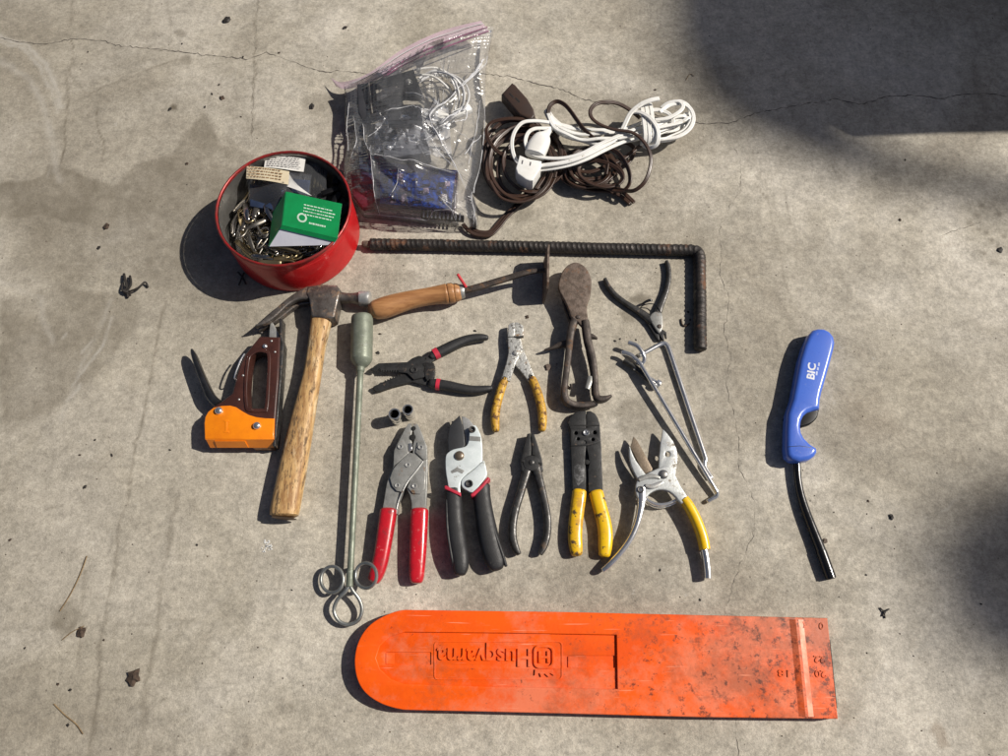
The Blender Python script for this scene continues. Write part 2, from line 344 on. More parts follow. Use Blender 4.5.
def concrete():
    m = bpy.data.materials.new("concrete"); m.use_nodes = True; N = m.node_tree.nodes; Lk = m.node_tree.links.new; b = N["Principled BSDF"]
    tc = N.new("ShaderNodeTexCoord"); at = N.new("ShaderNodeAttribute"); at.attribute_name = "marks"; sep = N.new("ShaderNodeSeparateColor"); Lk(at.outputs["Color"], sep.inputs[0])
    def noise(s, d=6, r=.6, dist=0):
        n = N.new("ShaderNodeTexNoise"); n.inputs["Scale"].default_value = s; n.inputs["Detail"].default_value = d; n.inputs["Roughness"].default_value = r; n.inputs["Distortion"].default_value = dist
        Lk(tc.outputs["Object"], n.inputs["Vector"]); return n.outputs["Fac"]
    def ramp(f, stops):
        r = N.new("ShaderNodeValToRGB"); e = r.color_ramp.elements
        while len(e) < len(stops): e.new(.5)
        for i, (p, c) in enumerate(stops): e[i].position = p; e[i].color = (*c, 1)
        Lk(f, r.inputs[0]); return r.outputs[0]
    def mix(f, a, bb, mode='MIX'):
        mx = N.new("ShaderNodeMix"); mx.data_type = 'RGBA'; mx.blend_type = mode
        if isinstance(f, float): mx.inputs["Factor"].default_value = f
        else: Lk(f, mx.inputs["Factor"])
        for k, x in (("A", a), ("B", bb)):
            if isinstance(x, tuple): mx.inputs[k].default_value = (*x, 1)
            else: Lk(x, mx.inputs[k])
        return mx.outputs["Result"]
    def rng_(f, a, bb, c=0., d=1.):
        r = N.new("ShaderNodeMapRange"); r.inputs["From Min"].default_value = a; r.inputs["From Max"].default_value = bb; r.inputs["To Min"].default_value = c; r.inputs["To Max"].default_value = d
        if isinstance(f, float): r.inputs["Value"].default_value = f
        else: Lk(f, r.inputs["Value"])
        return r.outputs[0]
    col = ramp(noise(3.2, 9, .64, .6), [(.38, (.288, .264, .220)), (.50, (.385, .360, .308)), (.60, (.472, .446, .394))])
    col = mix(rng_(noise(2.1, 5, .6, .4), .44, .62, 0, .40), col, (.365, .336, .270))
    g3 = lambda v: (v, v * .992, v * .978)
    for sc, dt, rg, lo, hi, amp in ((9, 9, .68, .36, .64, .28), (28, 8, .72, .36, .64, .26), (80, 7, .74, .36, .64, .52), (230, 5, .74, .36, .64, .44), (650, 3, .6, .34, .66, .30)):
        col = mix(amp, col, ramp(noise(sc, dt, rg, .15), [(lo, g3(.30)), (.5, g3(.51)), (hi, g3(.70))]), 'OVERLAY')
    # olive-brown blotches, pale laitance freckles and a few pin holes
    col = mix(rng_(noise(17, 8, .74, .5), .58, .72, 0, .26), col, (.215, .175, .125))
    col = mix(rng_(noise(55, 8, .76, .3), .61, .71, 0, .42), col, (.17, .145, .11))
    col = mix(rng_(noise(75, 6, .70), .63, .72, 0, .55), col, (.52, .50, .455))
    col = mix(rng_(noise(130, 7, .78, .4), .645, .69, 0, .75), col, (.085, .07, .055))
    vo = N.new("ShaderNodeTexVoronoi"); vo.inputs["Scale"].default_value = 70; Lk(tc.outputs["Object"], vo.inputs["Vector"])
    pr = N.new("ShaderNodeSeparateColor"); Lk(vo.outputs["Color"], pr.inputs[0])
    spk = N.new("ShaderNodeMath"); spk.operation = 'MULTIPLY'; Lk(rng_(vo.outputs["Distance"], .04, .11, 1, 0), spk.inputs[0]); Lk(rng_(pr.outputs[0], .84, .95), spk.inputs[1])
    col = mix(rng_(spk.outputs[0], 0., 1., 0., .8), col, (.07, .058, .045))
    # stains and leftward darkening (R), scuffs (G), rust and dirt (B) laid on the floor
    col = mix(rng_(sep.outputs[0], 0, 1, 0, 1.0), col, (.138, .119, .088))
    col = mix(rng_(sep.outputs[1], 0, 1, 0, .9), col, (.50, .48, .44))
    col = mix(rng_(sep.outputs[2], 0, 1, 0, .6), col, (.17, .115, .07))
    Lk(col, b.inputs["Base Color"])
    Lk(rng_(sep.outputs[0], 0, 1, .78, .6), b.inputs["Roughness"]); b.inputs["Specular IOR Level"].default_value = .25
    hs = N.new("ShaderNodeMath"); Lk(noise(420, 6, .7), hs.inputs[0]); hm = N.new("ShaderNodeMath"); hm.operation = 'MULTIPLY'; Lk(spk.outputs[0], hm.inputs[0]); hm.inputs[1].default_value = -.7; Lk(hm.outputs[0], hs.inputs[1])
    h2 = N.new("ShaderNodeMath"); Lk(hs.outputs[0], h2.inputs[0]); Lk(noise(60, 6, .6), h2.inputs[1])
    bp = N.new("ShaderNodeBump"); bp.inputs["Strength"].default_value = .45; bp.inputs["Distance"].default_value = .0016; Lk(h2.outputs[0], bp.inputs["Height"]); Lk(bp.outputs[0], b.inputs["Normal"])
    return m
concm = concrete()

# ------------------------------------------------------------------ the floor
def vnoise(x, y, s, seed):
    r = np.random.default_rng(seed); out = 0
    for i in range(7):
        a = r.uniform(0, 2 * np.pi); f = s * r.uniform(.5, 2.2); p = r.uniform(0, 6.28, 2)
        out = out + np.sin(f * (x * np.cos(a) + y * np.sin(a)) + p[0] + 1.3 * np.sin(f * .6 * (-x * np.sin(a) + y * np.cos(a)) + p[1]))
    return out / 7.0
def seg_dist(X, Y, pts):
    d = np.full(X.shape, 9.0)
    for (x0, y0), (x1, y1) in zip(pts[:-1], pts[1:]):
        dx, dy = x1 - x0, y1 - y0; t = np.clip(((X - x0) * dx + (Y - y0) * dy) / (dx * dx + dy * dy + 1e-12), 0, 1)
        d = np.minimum(d, np.hypot(X - x0 - t * dx, Y - y0 - t * dy))
    return d
def in_poly(X, Y, pts):
    c = np.zeros(X.shape, bool); n = len(pts)
    for i in range(n):
        x0, y0 = pts[i]; x1, y1 = pts[i - 1]
        c ^= ((y0 > Y) != (y1 > Y)) & (X < (x1 - x0) * (Y - y0) / (y1 - y0 + 1e-12) + x0)
    return c
def floor():
    fx = np.arange(-0.95, 0.951, .003); fy = np.arange(-.12, 1.26, .003)
    xs = np.concatenate([[-4, -2.5, -1.5], fx, [1.5, 2.5, 4]]); ys = np.concatenate([[-2.5, -1.2, -.5], fy, [1.8, 2.8, 4.5]])
    X, Y = np.meshgrid(xs, ys); nx, ny = len(xs), len(ys)
    A = np.zeros((ny, nx)); B = np.zeros((ny, nx)); G = np.zeros((ny, nx))
    jx = X + .006 * vnoise(X, Y, 55, 1) + .0025 * vnoise(X, Y, 190, 2); jy = Y + .006 * vnoise(X, Y, 55, 3) + .0025 * vnoise(X, Y, 190, 4)
    w = lambda pl: [tuple(P(u, v)[:2]) for u, v in pl]
    sm = lambda t: np.clip(t, 0, 1) ** 2 * (3 - 2 * np.clip(t, 0, 1))
    def poly(pl, amt, soft=.004, tgt=A):
        q = w(pl); d = seg_dist(jx, jy, q + [q[0]]); ins = in_poly(jx, jy, q); sd = np.where(ins, d, -d)
        np.maximum(tgt, amt * sm(sd / (2 * soft) + .5), out=tgt)
    def line(pl, wd, amt, tgt):
        d = seg_dist(jx, jy, w(pl)); br = .6 + .4 * vnoise(X, Y, 90, int(pl[0][0]) + 11)
        np.maximum(tgt, amt * br * np.exp(-(d / wd) ** 2), out=tgt)
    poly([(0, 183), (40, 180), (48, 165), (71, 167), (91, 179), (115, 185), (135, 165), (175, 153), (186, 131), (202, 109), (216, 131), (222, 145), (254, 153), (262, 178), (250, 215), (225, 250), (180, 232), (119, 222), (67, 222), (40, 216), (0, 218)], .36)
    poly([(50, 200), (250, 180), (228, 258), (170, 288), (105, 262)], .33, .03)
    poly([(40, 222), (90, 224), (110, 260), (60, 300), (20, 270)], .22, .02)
    poly([(0, 300), (60, 285), (138, 300), (139, 325), (122, 345), (95, 375), (62, 402), (30, 422), (0, 428)], .30, .005)
    line([(112, 316), (106, 335), (93, 360), (72, 388)], .0022, .7, G); line([(92, 338), (84, 352)], .002, .6, G); line([(66, 332), (62, 336)], .002, .6, G); line([(80, 388), (68, 400)], .003, .6, G)
    poly([(232, 150), (222, 95), (205, 80), (262, 96), (330, 150)], .20, .03)
    poly([(300, 100), (350, 90), (352, 130), (320, 145)], .28, .012)
    poly([(632, 297), (640, 292), (650, 297), (645, 303), (636, 302)], .6, .002)
    poly([(618, 313), (628, 312), (637, 316), (634, 323), (625, 323)], .5, .002)
    poly([(617, 408), (628, 396), (648, 398), (660, 420), (650, 440), (628, 442), (617, 428)], .34, .004)
    poly([(52, 612), (70, 598), (82, 612), (70, 634), (54, 630)], .42, .006)
    poly([(673, 214), (700, 212), (712, 232), (705, 262), (680, 260)], .25, .012)
    poly([(590, 96), (640, 92), (690, 130), (705, 150), (640, 165)], .35, .02)
    poly([(480, 100), (540, 80), (600, 110), (560, 130)], .18, .02)
    poly([(930, 732), (936, 722), (946, 734), (950, 746), (940, 748)], .7, .003, B)
    poly([(868, 100), (820, 140), (790, 170), (770, 120)], .12, .03)
    poly([(380, 330), (470, 320), (560, 430), (520, 480), (390, 470)], .10, .04, B)
    poly([(840, 395), (880, 390), (900, 430), (860, 445)], .30, .02, B)
    poly([(700, 560), (750, 575), (745, 600), (700, 590)], .2, .02, B)
    for (u, v, r, a) in [(172, 108, 4, .8), (83, 27, 4, .3), (180, 33, 6, .35), (185, 60, 7, .3), (15, 330, 12, .3), (45, 318, 16, .3), (35, 355, 14, .28), (292, 707, 3.5, .7), (520, 214, 14, .25), (660, 560, 12, .2), (960, 520, 8, .15), (870, 640, 12, .15), (905, 690, 10, .2), (980, 206, 3, .6), (975, 214, 2.6, .6), (968, 222, 2.4, .5), (984, 232, 2.6, .6), (990, 240, 3.2, .6), (978, 228, 2.4, .5), (995, 246, 2.6, .6), (985, 184, 2.4, .5), (999, 213, 3, .6), (1004, 236, 3.4, .6), (962, 207, 2.2, .4), (944, 222, 2.2, .4), (982, 253, 2.6, .5), (994, 262, 3, .5), (970, 240, 2.4, .4)]:
        poly(circ(u, v, r, 9, r * .7), a, .003)
    line([(0, 34), (24, 44), (45, 62), (55, 80), (60, 107)], .004, .9, G); line([(0, 40), (20, 47), (40, 66), (52, 88), (57, 112)], .003, .7, G)
    line([(71, 40), (66, 110), (62, 190)], .0016, .7, A); line([(168, 0), (170, 48)], .002, .4, A); line([(258, 0), (255, 70), (251, 148)], .0016, .75, A)
    line([(72, 0), (70, 22)], .003, .5, A); line([(97, 108), (104, 162)], .0014, .7, A); line([(90, 95), (120, 80), (150, 70), (172, 60)], .0014, .55, A); line([(138, 92), (143, 112)], .0014, .5, A)
    line([(166, 300), (150, 385), (128, 480), (102, 640), (90, 756)], .0022, .7, A); line([(176, 500), (160, 600), (135, 756)], .003, .5, A); line([(110, 300), (98, 350), (60, 400), (10, 430)], .008, .4, A)
    line([(300, 510), (270, 612), (160, 620)], .0018, .3, A); line([(83, 570), (80, 680)], .003, .35, A)
    line([(0, 60), (30, 80), (48, 120), (60, 180)], .006, .45, G); line([(0, 280), (40, 300), (50, 340)], .004, .35, G); line([(60, 420), (110, 300)], .003, .35, G)
    line([(753, 150), (765, 190), (778, 240), (790, 300)], .0016, .45, A); line([(780, 160), (795, 250)], .0014, .4, A); line([(745, 200), (755, 250), (775, 260)], .0014, .3, A)
    line([(818, 240), (835, 262), (848, 290)], .0028, .45, A); line([(755, 182), (765, 198)], .0014, .8, A); line([(830, 160), (840, 182)], .0014, .5, A)
    line([(720, 40), (760, 38), (800, 55), (850, 60)], .004, .4, G); line([(850, 80), (900, 70), (960, 78)], .006, .3, G)
    line([(770, 300), (800, 265), (815, 240)], .01, .22, A); line([(660, 520), (650, 566), (720, 560)], .002, .35, A); line([(760, 430), (755, 480)], .002, .3, A)
    line([(462, 330), (470, 352), (463, 362)], .002, .4, A); line([(475, 390), (474, 410)], .0014, .5, A); line([(820, 500), (860, 560), (870, 610)], .003, .2, A)
    line([(700, 610), (760, 590), (830, 600)], .004, .15, A); line([(180, 640), (260, 560)], .003, .18, G); line([(850, 700), (990, 600)], .006, .2, G)
    for i in range(46):       # stray hairline scuffs
        u, v = random.uniform(0, 1008), random.uniform(0, 756); a = random.uniform(0, 3.14); l = random.uniform(8, 50)
        line([(u, v), (u + l * .5 * math.cos(a) + random.uniform(-4, 4), v + l * .5 * math.sin(a)), (u + l * math.cos(a), v + l * math.sin(a))], .0016, random.uniform(.15, .5), random.choice([A, A, G]))
    A *= np.clip(1 + .55 * vnoise(X, Y, 45, 51) + .45 * vnoise(X, Y, 150, 52), .2, 1.6)
    A += .10 * np.clip(vnoise(X, Y, 7, 21) + .2, 0, 1); np.clip(A, 0, 1, out=A)
    # gradually darker towards the left, with an uneven edge
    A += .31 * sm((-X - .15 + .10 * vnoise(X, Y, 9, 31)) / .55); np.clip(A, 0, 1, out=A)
    me = bpy.data.meshes.new("concrete_floor"); nv = nx * ny
    co = np.zeros((nv, 3), np.float32); co[:, 0] = X.ravel(); co[:, 1] = Y.ravel()
    i = np.arange(nv).reshape(ny, nx); q = np.stack([i[:-1, :-1], i[:-1, 1:], i[1:, 1:], i[1:, :-1]], -1).reshape(-1, 4)
    me.vertices.add(nv); me.vertices.foreach_set("co", co.ravel()); me.loops.add(q.size); me.loops.foreach_set("vertex_index", q.ravel().astype(np.int32))
    me.polygons.add(len(q)); me.polygons.foreach_set("loop_start", np.arange(0, q.size, 4, dtype=np.int32)); me.update(calc_edges=True); me.validate()
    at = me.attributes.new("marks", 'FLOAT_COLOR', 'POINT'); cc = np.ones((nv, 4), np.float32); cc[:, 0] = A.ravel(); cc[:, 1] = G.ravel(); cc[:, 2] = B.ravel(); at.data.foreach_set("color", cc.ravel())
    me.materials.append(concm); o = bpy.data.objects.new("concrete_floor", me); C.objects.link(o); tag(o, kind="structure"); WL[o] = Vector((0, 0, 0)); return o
fl = floor()
def crack(pl, w0, w1, seed, gaps=0.0):
    r = random.Random(seed); pts = [P(u, v) for u, v in pl]; fine = []
    for a, b in zip(pts[:-1], pts[1:]):
        n = max(2, int((b - a).length / .0045)); d = (b - a); pr = Vector((-d.y, d.x, 0)).normalized()
        for i in range(n): fine.append(a + d * (i / n) + pr * r.gauss(0, .0009))
    fine.append(pts[-1]); V, Fc = [], []
    for i, p in enumerate(fine):
        t = fine[min(i + 1, len(fine) - 1)] - fine[max(i - 1, 0)]; pr = Vector((-t.y, t.x, 0)).normalized()
        w = r.uniform(w0, w1) * (.35 if i in (0, len(fine) - 1) else 1) * .5
        if r.random() < gaps: w *= .25
        V += [tuple(p + pr * w + Vector((0, 0, .0003))), tuple(p - pr * w + Vector((0, 0, .0003)))]
        if i: Fc.append((2 * i - 2, 2 * i - 1, 2 * i + 1, 2 * i))
    return mk("crack", (V, Fc), crackm, fl, smooth=False)
crack([(-30, 36), (0, 37.7), (20, 41.7), (43, 44.4), (71, 39), (103, 40.5), (119, 45.6), (159, 49.6), (206, 54.8), (246, 59.5), (266, 52.4), (286, 59.5), (306, 66.7), (325, 72), (340, 70.6), (400, 78), (470, 72), (490, 75), (507, 76), (521, 79), (533, 83), (551, 87), (563, 90), (577, 97), (592, 101), (640, 112), (703, 124), (731, 123), (755, 113), (795, 106), (835, 99), (862, 105), (886, 96.4), (914, 95), (942, 99), (962, 94.4), (981, 93), (1008, 96.4), (1050, 97)], .0006, .0019, 3, .25)
crack([(730, 124), (731.4, 143), (740.6, 158.7), (740.6, 190.5), (729.4, 206), (719.5, 230), (721.5, 258), (719.5, 274), (729.4, 297.6), (724, 330), (731, 360), (726, 385), (737, 425), (740, 470), (755, 504), (755, 529), (737, 574), (725, 611), (733, 660), (735, 723), (742, 775)], .0002, .0008, 5, .5)
crack([(258, 0), (254, 60), (252, 146)], .0002, .0005, 8, .5)
crack([(940, 236), (958, 229), (975, 225), (985, 221)], .0004, .0009, 10, .3)

# unseen slabs, outlined to fit the wanted shadow, added to shade the upper right
def shade(name, pl, t, th):
    lp = [tuple((P(u, v) + L * t)[:2]) for u, v in pl]; zc = L.z * t
    o = mk(name, slab_xy([lp], zc, zc + th, .004), M(name + "_surface", (.30, .26, .21), None, .7), None, (lp[0][0], lp[0][1], zc)); tag(o, kind="structure"); return o
shade("far_shade_slab", [(676, -110), (690, 40), (716, 96), (760, 128), (840, 160), (930, 186), (1080, 212), (1080, 186), (930, 160), (868, 132), (900, -110)], 11.5, .05)
shade("near_shade_slab", [(790, -120), (800, 60), (830, 118), (862, 135), (1180, 128), (1180, -120)], 1.15, .012)
# unseen leaf cluster, added only to shade the lower right corner
def leaf_blocker():
    c = P(1054, 568) + L * 12.0; r = random.Random(4); V, Fc = [], []
    ax = L.orthogonal().normalized(); ay = L.cross(ax).normalized()
    for i in range(260):
        a = r.uniform(0, 6.283); q = math.sqrt(r.random()) * .115
        p = c + ax * q * math.cos(a) * 1.0 + ay * q * math.sin(a) * 1.05 + L * r.uniform(-.12, .12)
        d = (ax * math.cos(a * 3.1) + ay * math.sin(a * 3.1) + L * r.uniform(-.4, .4)).normalized(); s = d.cross(L).normalized() * .014; n = len(V); h = d * .03
        V += [tuple(p - h), tuple(p + s), tuple(p + h), tuple(p - s)]; Fc.append((n, n + 1, n + 2, n + 3))
    t = thing("shade_leaf_cluster", "unseen leaf cluster added to shade the lower right corner", "leaf_blocker", 1046, 566); 
    mk("blocker_leaves", (V, Fc), M("blocker_leaf", (.05, .09, .025), None, .6), t, smooth=False)
    mk("blocker_stem", tube_geo([(c.x, c.y, c.z, .006, .006), (c.x + .3, c.y + .05, c.z + .1, .012, .012), (c.x + .9, c.y + .1, c.z + .15, .02, .02)], 8, 4), straw, t)
leaf_blocker()

# ------------------------------------------------------------------ orange chainsaw bar cover
def bar_cover():
    t = thing("chainsaw_bar_cover", "long orange plastic chainsaw bar cover with embossed upside-down lettering, rounded left end", "bar cover", 595, 665)
    out = [(827.5, 618), (838, 719), (700, 717.2), (560, 713.5), (470, 711.3), (415, 710.2), (399, 709), (381, 703.5), (366, 693.5), (357.5, 680), (354.5, 662), (357.5, 644), (366, 629), (379, 618.5), (399, 610.5), (418, 610.0), (445, 610.3), (560, 611.8), (700, 615)]
    out = out[:5] + crom(out[4:17], 5)[1:-1] + out[16:]
    panel = [(616.6, 635), (617.5, 689), (500, 686.5), (405, 684), (391, 679), (380, 669), (376, 658), (380, 646), (391, 636), (405, 632), (500, 633)]
    z = .0195
    g1 = slab(out, 0, .0151, .0015, sm=0); g2 = slab(out, .0152, .0164, .0001, [rrect(385, 652, 431, 665, .8), rrect(567, 655.5, 615, 668, .8)], zref=z); g3 = slab(out, .0165, z, .0012, [panel], zref=z, res=3)
    shell = mk("shell", cat_geo(g1, g2, g3), coverm, t)
    for (a, b, c, d) in ((386, 653, 394.5, 664), (568, 656.5, 577.5, 667.2)):   # sloped slot ends
        q = [P(a, b, .0152), P(c, b, .0152), P(c, d, .0152), P(a, d, .0152)]; k = [P(a, b, .0163), P(a + .6, b, .0163), P(a + .6, d, .0163), P(a, d, .0163)]
        mk("slot_ramp", hexa(q + k), coverm, shell, smooth=False)
    ring = slab(rrect(434, 641, 562.5, 680, 4), .0163, .0171, .0002, [rrect(435.2, 642.2, 561.3, 678.8, 3.4)]); mk("label_frame", ring, coverm, shell)
    mk("lettering", text_geo("Husqvarna", 484, 657.5, .0164, 94, 16.5, math.pi - .01, .0020, .018), coverm, shell)
    lg = cat_geo(slab(rrect(533.5, 645, 554.5, 668.5, 6), .0163, .0184, .0003, [rrect(536, 647.5, 552, 666, 4.5)]),
                 slab([(538.5, 651), (541, 651), (541, 656), (547, 656), (547, 651), (549.5, 651), (549.5, 663), (547, 663), (547, 658.5), (541, 658.5), (541, 663), (538.5, 663)], .0163, .0184, .0003),
                 slab([(535, 669.5), (553, 669.5), (554, 675.5), (550, 673), (548.5, 677), (544.5, 673.5), (541, 677), (539.5, 673), (534.5, 675.5)], .0163, .0184, .0003))
    mk("emblem", lg, coverm, shell)
    # cross rib near the open end
    a, b = P(794.5, 619.5, z), P(804.5, 716.5, z); d = (b - a).normalized(); s = Vector((-d.y, d.x, 0)); s = s if s.x > 0 else -s
    up = Vector((0, 0, .0024)); dn = Vector((0, 0, -.001))
    mk("rib", hexa([a - s * .009 + dn, b - s * .009 + dn, b + s * .0075 + dn, a + s * .0075 + dn, a + s * .0005 + up, b + s * .0005 + up, b + s * .0035 + up * .9, a + s * .0035 + up * .9]), coverm, shell, smooth=False)
    mk("worn_edge", hexa([a + s * .0036 + dn, b + s * .0036 + dn, b + s * .0105 + dn, a + s * .0105 + dn, a + s * .0036 + up * .95, b + s * .0036 + up * .95, b + s * .0102 + Vector((0, 0, .0003)), a + s * .0102 + Vector((0, 0, .0003))]), M("worn_orange", (.88, .24, .12), (.82, .15, .06), .5, 0, 60), shell, smooth=False)
    for tx, u, v in (("22", 819.5, 659.5), ("20", 820.5, 674), ("18", 783.5, 673.5)):
        mk("size_number", text_geo(tx, u, v, z, 11, 6.5, math.pi - .05, .0010, .02), coverm, shell)
    for u, v in ((802.5, 625), (821.5, 626)):
        mk("moulded_loop", slab(circ(u, v, 2.4, 14, 3.6), z - .0004, z + .0008, .0002, [circ(u, v, 1.2, 12, 2.2)]), coverm, shell)
    mk("open_slot", hexa([P(829.5, 640, .006) + Vector((-.004, 0, 0)), P(829.5, 640, .006) + Vector((.0008, 0, 0)), P(836.5, 708, .006) + Vector((.0008, 0, 0)), P(836.5, 708, .006) + Vector((-.004, 0, 0)),
                          P(829.5, 640, .010) + Vector((-.004, 0, 0)), P(829.5, 640, .010) + Vector((.0008, 0, 0)), P(836.5, 708, .010) + Vector((.0008, 0, 0)), P(836.5, 708, .010) + Vector((-.004, 0, 0))]), void, shell, smooth=False)
bar_cover()

# ------------------------------------------------------------------ hammer
def hammer():
    t = thing("claw_hammer", "claw hammer with worn pale wooden handle and rusty steel head", "hammer", 300, 410)
    h = mk("handle", ptube([(322, 312, .0150, 10.0, .011), (321, 322, .0150, 10.2, .011), (316.5, 348, .0148, 8.8, .0105), (312, 376, .0145, 9.0, .0105), (306, 404, .0142, 10.6, .0115), (299.5, 436, .0140, 12.4, .0125), (292, 474, .0138, 13.8, .013), (285.5, 508, .0135, 14.4, .0132), (284.5, 515, .0134, 13.8, .0128)], 20, 6, 2.7, .25), woodh, t)
    e = P(284.3, 517.2, .0134); dr = (P(284.5, 515, .0134) - P(292, 474, .0138)).normalized(); dr.z = 0
    sd = Vector((-dr.y, dr.x, 0)); V = []
    for j in range(20):
        a = 2 * math.pi * j / 20; V.append(tuple(P(284.45, 516.5, .0134) + dr * .0022 + sd * .0158 * math.cos(a) + Vector((0, 0, .0112 * math.sin(a)))))
    mk("handle_end", (V, [tuple(range(20))]), woodend, h)
    mk("hammer_head", cat_geo(slab([(307.5, 286), (321.5, 284), (336.7, 284.7), (340.5, 290), (338.5, 298), (334.5, 316.5), (331, 318.2), (313, 316.5), (311, 314.5), (309, 299.5), (306, 293)], .0015, .0285, .0028),
        ptube([(336, 296.5, .0150, 6.4, .0105), (342, 298, .0150, 5.4, .0085), (351, 298.4, .0150, 5.0, .0078), (357.5, 298.6, .0150, 6.0, .0092), (360, 298.7, .0150, 7.2, .0112)], 20, 4, 2.3, 0)), hamsteel, t)
    mk("striking_face", ptube([(359.5, 298.7, .0150, 7.3, .0114), (361, 298.7, .0150, 7.8, .0120), (367.5, 299, .0150, 7.8, .0120), (369.8, 299.2, .0150, 7.3, .0112)], 22, 3, 2.0, .12), steel, t)
    up = [(309.5, 286), (300, 289.5), (287, 298), (272, 311), (262, 319.5), (254.5, 325.5), (259, 325), (268, 321.5), (278, 314), (288, 304.5), (298, 299), (309.5, 297.5)]
    mk("claw", slab(up, .0165, .0265, .0022, sm=3), hamsteel, t); lo = [(u + 6 if i > 5 else u + 3, v + 5) for i, (u, v) in enumerate(up)]
    mk("claw", slab([(311, 290), (303, 295), (290, 303), (276, 315), (262, 327), (258, 330), (268, 326), (281, 317.5), (292, 309), (301, 304), (311, 302)], .003, .0125, .0022, sm=3), hamsteel, t)
hammer()

# ------------------------------------------------------------------ staple gun
def staple_gun():
    t = thing("staple_gun", "staple gun with orange nose plate, dark brown body and bent steel lever", "staple gun", 240, 400)
    zt = .0245
    body = [(259.5, 336), (280, 336.7), (278.5, 380), (276.5, 405), (274, 440), (208, 440), (206, 420), (213, 406), (221, 401.5), (232, 393), (234.3, 384), (236, 376), (240, 364), (245, 354), (252, 345)]
    hole = [(249.5, 360), (253, 354.5), (258, 352), (264, 352.6), (267, 356), (266.8, 375), (264.5, 405), (262, 408.5), (250.5, 408), (247.8, 405), (247, 385)]
    mk("body", slab(body, .002, zt, .0028, [crom(hole, 3, True)], sm=0, res=3), brown_paint, t)
    rim = [(246, 359.5), (251, 352.5), (258, 348.8), (266, 349.5), (270.2, 354), (270, 375), (268, 408), (263, 412), (248.5, 411.5), (244.5, 406), (243.8, 385)]
    mk("grip_rim", slab(crom(rim, 3, True), zt - .002, zt + .0016, .0009, [crom(hole, 3, True)], res=2), brown_paint, t)
    shell = [(204, 423), (205, 416.7), (208, 411.5), (213.5, 407.3), (222, 405.6), (230, 405.3), (236, 407), (242, 411), (248.5, 414.6), (256, 416.9), (265, 418), (274.2, 418.3), (273.4, 439.2), (204.6, 439.2)]
    sh = mk("nose_plate", slab(shell, .0006, zt + .0020, .0014, res=2), orange_paint, t)
    f = P(204.6, 439.2, zt + .002).y; xl, xr = P(205.6, 439.2, zt).x, P(273, 439.2, zt).x; zh = zt + .0016
    mk("nose_chamfer", hexa([(xl + .003, f - .0075, .0135), (xr - .001, f - .0075, .0135), (xr - .001, f + .002, .0135), (xl + .003, f + .002, .0135), (xl + .001, f - .0002, zh), (xr, f - .0002, zh), (xr, f + .002, zh), (xl + .001, f + .002, zh)]), orange_paint, sh, smooth=False)
    mk("nose_strip", hexa([(xl + .012, f - .0078, .0145), (xl + .052, f - .0078, .0145), (xl + .052, f - .006, .0145), (xl + .012, f - .006, .0145), (xl + .012, f - .0022, zh - .0010), (xl + .050, f - .0022, zh - .0010), (xl + .050, f - .001, zh - .0020), (xl + .012, f - .001, zh - .0020)]), orange_paint, sh, smooth=False)
    mk("stamped_mark", slab([(223.4, 420), (229, 420), (229, 421.6), (227.2, 421.6), (227.2, 431), (229, 431), (229, 432.6), (223.4, 432.6), (223.4, 431), (225.2, 431), (225.2, 421.6), (223.4, 421.6)], zt + .0010, zt + .0024, .0002), orange_paint, sh)
    c1 = P(262, 439.2, zt); mk("staple_exit", obox((c1.x, f - .0062, .0080), .027, .004, .011, 0, .0006), M("rubbed_steel", (.30, .13, .05), (.2, .10, .05), .4, .5), t)
    mk("lever", cat_geo(ptube([(191.8, 349.5, .016, 1.0, .002), (194.5, 356, .016, 2.6, .0055), (200, 371, .016, 3.2, .0065), (207, 388, .016, 3.8, .007), (212, 398, .016, 4.4, .0075), (219, 405, .016, 4.6, .0075)], 14, 5, 3.2, .2)), M("lever_steel", (.13, .13, .13), (.07, .07, .07), .28, .9, 60), t)
    mk("rail", slab([(279, 318.5), (282, 318.7), (281.5, 337), (283.7, 344), (281, 380), (277.6, 420), (275, 446), (272.4, 445.5), (274.6, 418), (278, 380), (279.6, 338)], .004, .0225, .0008), darksteel, t)
    mk("rail_tip", slab([(271, 320), (273.5, 324), (279, 334), (279, 338), (269, 337.5), (269.5, 328)], .008, .0165, .0008), steel, t)
    for u, v, r in ((219, 411, 4.0), (257, 426, 4.0)):
        mk("pin", dome(u, v, zt + .002, r, .0045), chrome, t)
    mk("rivet", dome(265, 346.3, zt, 2.4, .0025), chrome, t)
    for u, v in ((271.5, 341), (243, 375.5), (239, 399.5), (275, 352)): mk("rivet", dome(u, v, zt, 1.1, .001), steel, t)
    mk("latch_wire", ptube([(244.5, 354, .026, .8), (240.5, 360.5, .028, .8), (237.5, 368, .029, .8), (234.7, 376.5, .028, .8), (235.2, 379.5, .024, .8), (238, 378, .020, .8)], 8, 5), chrome, t)
staple_gun()

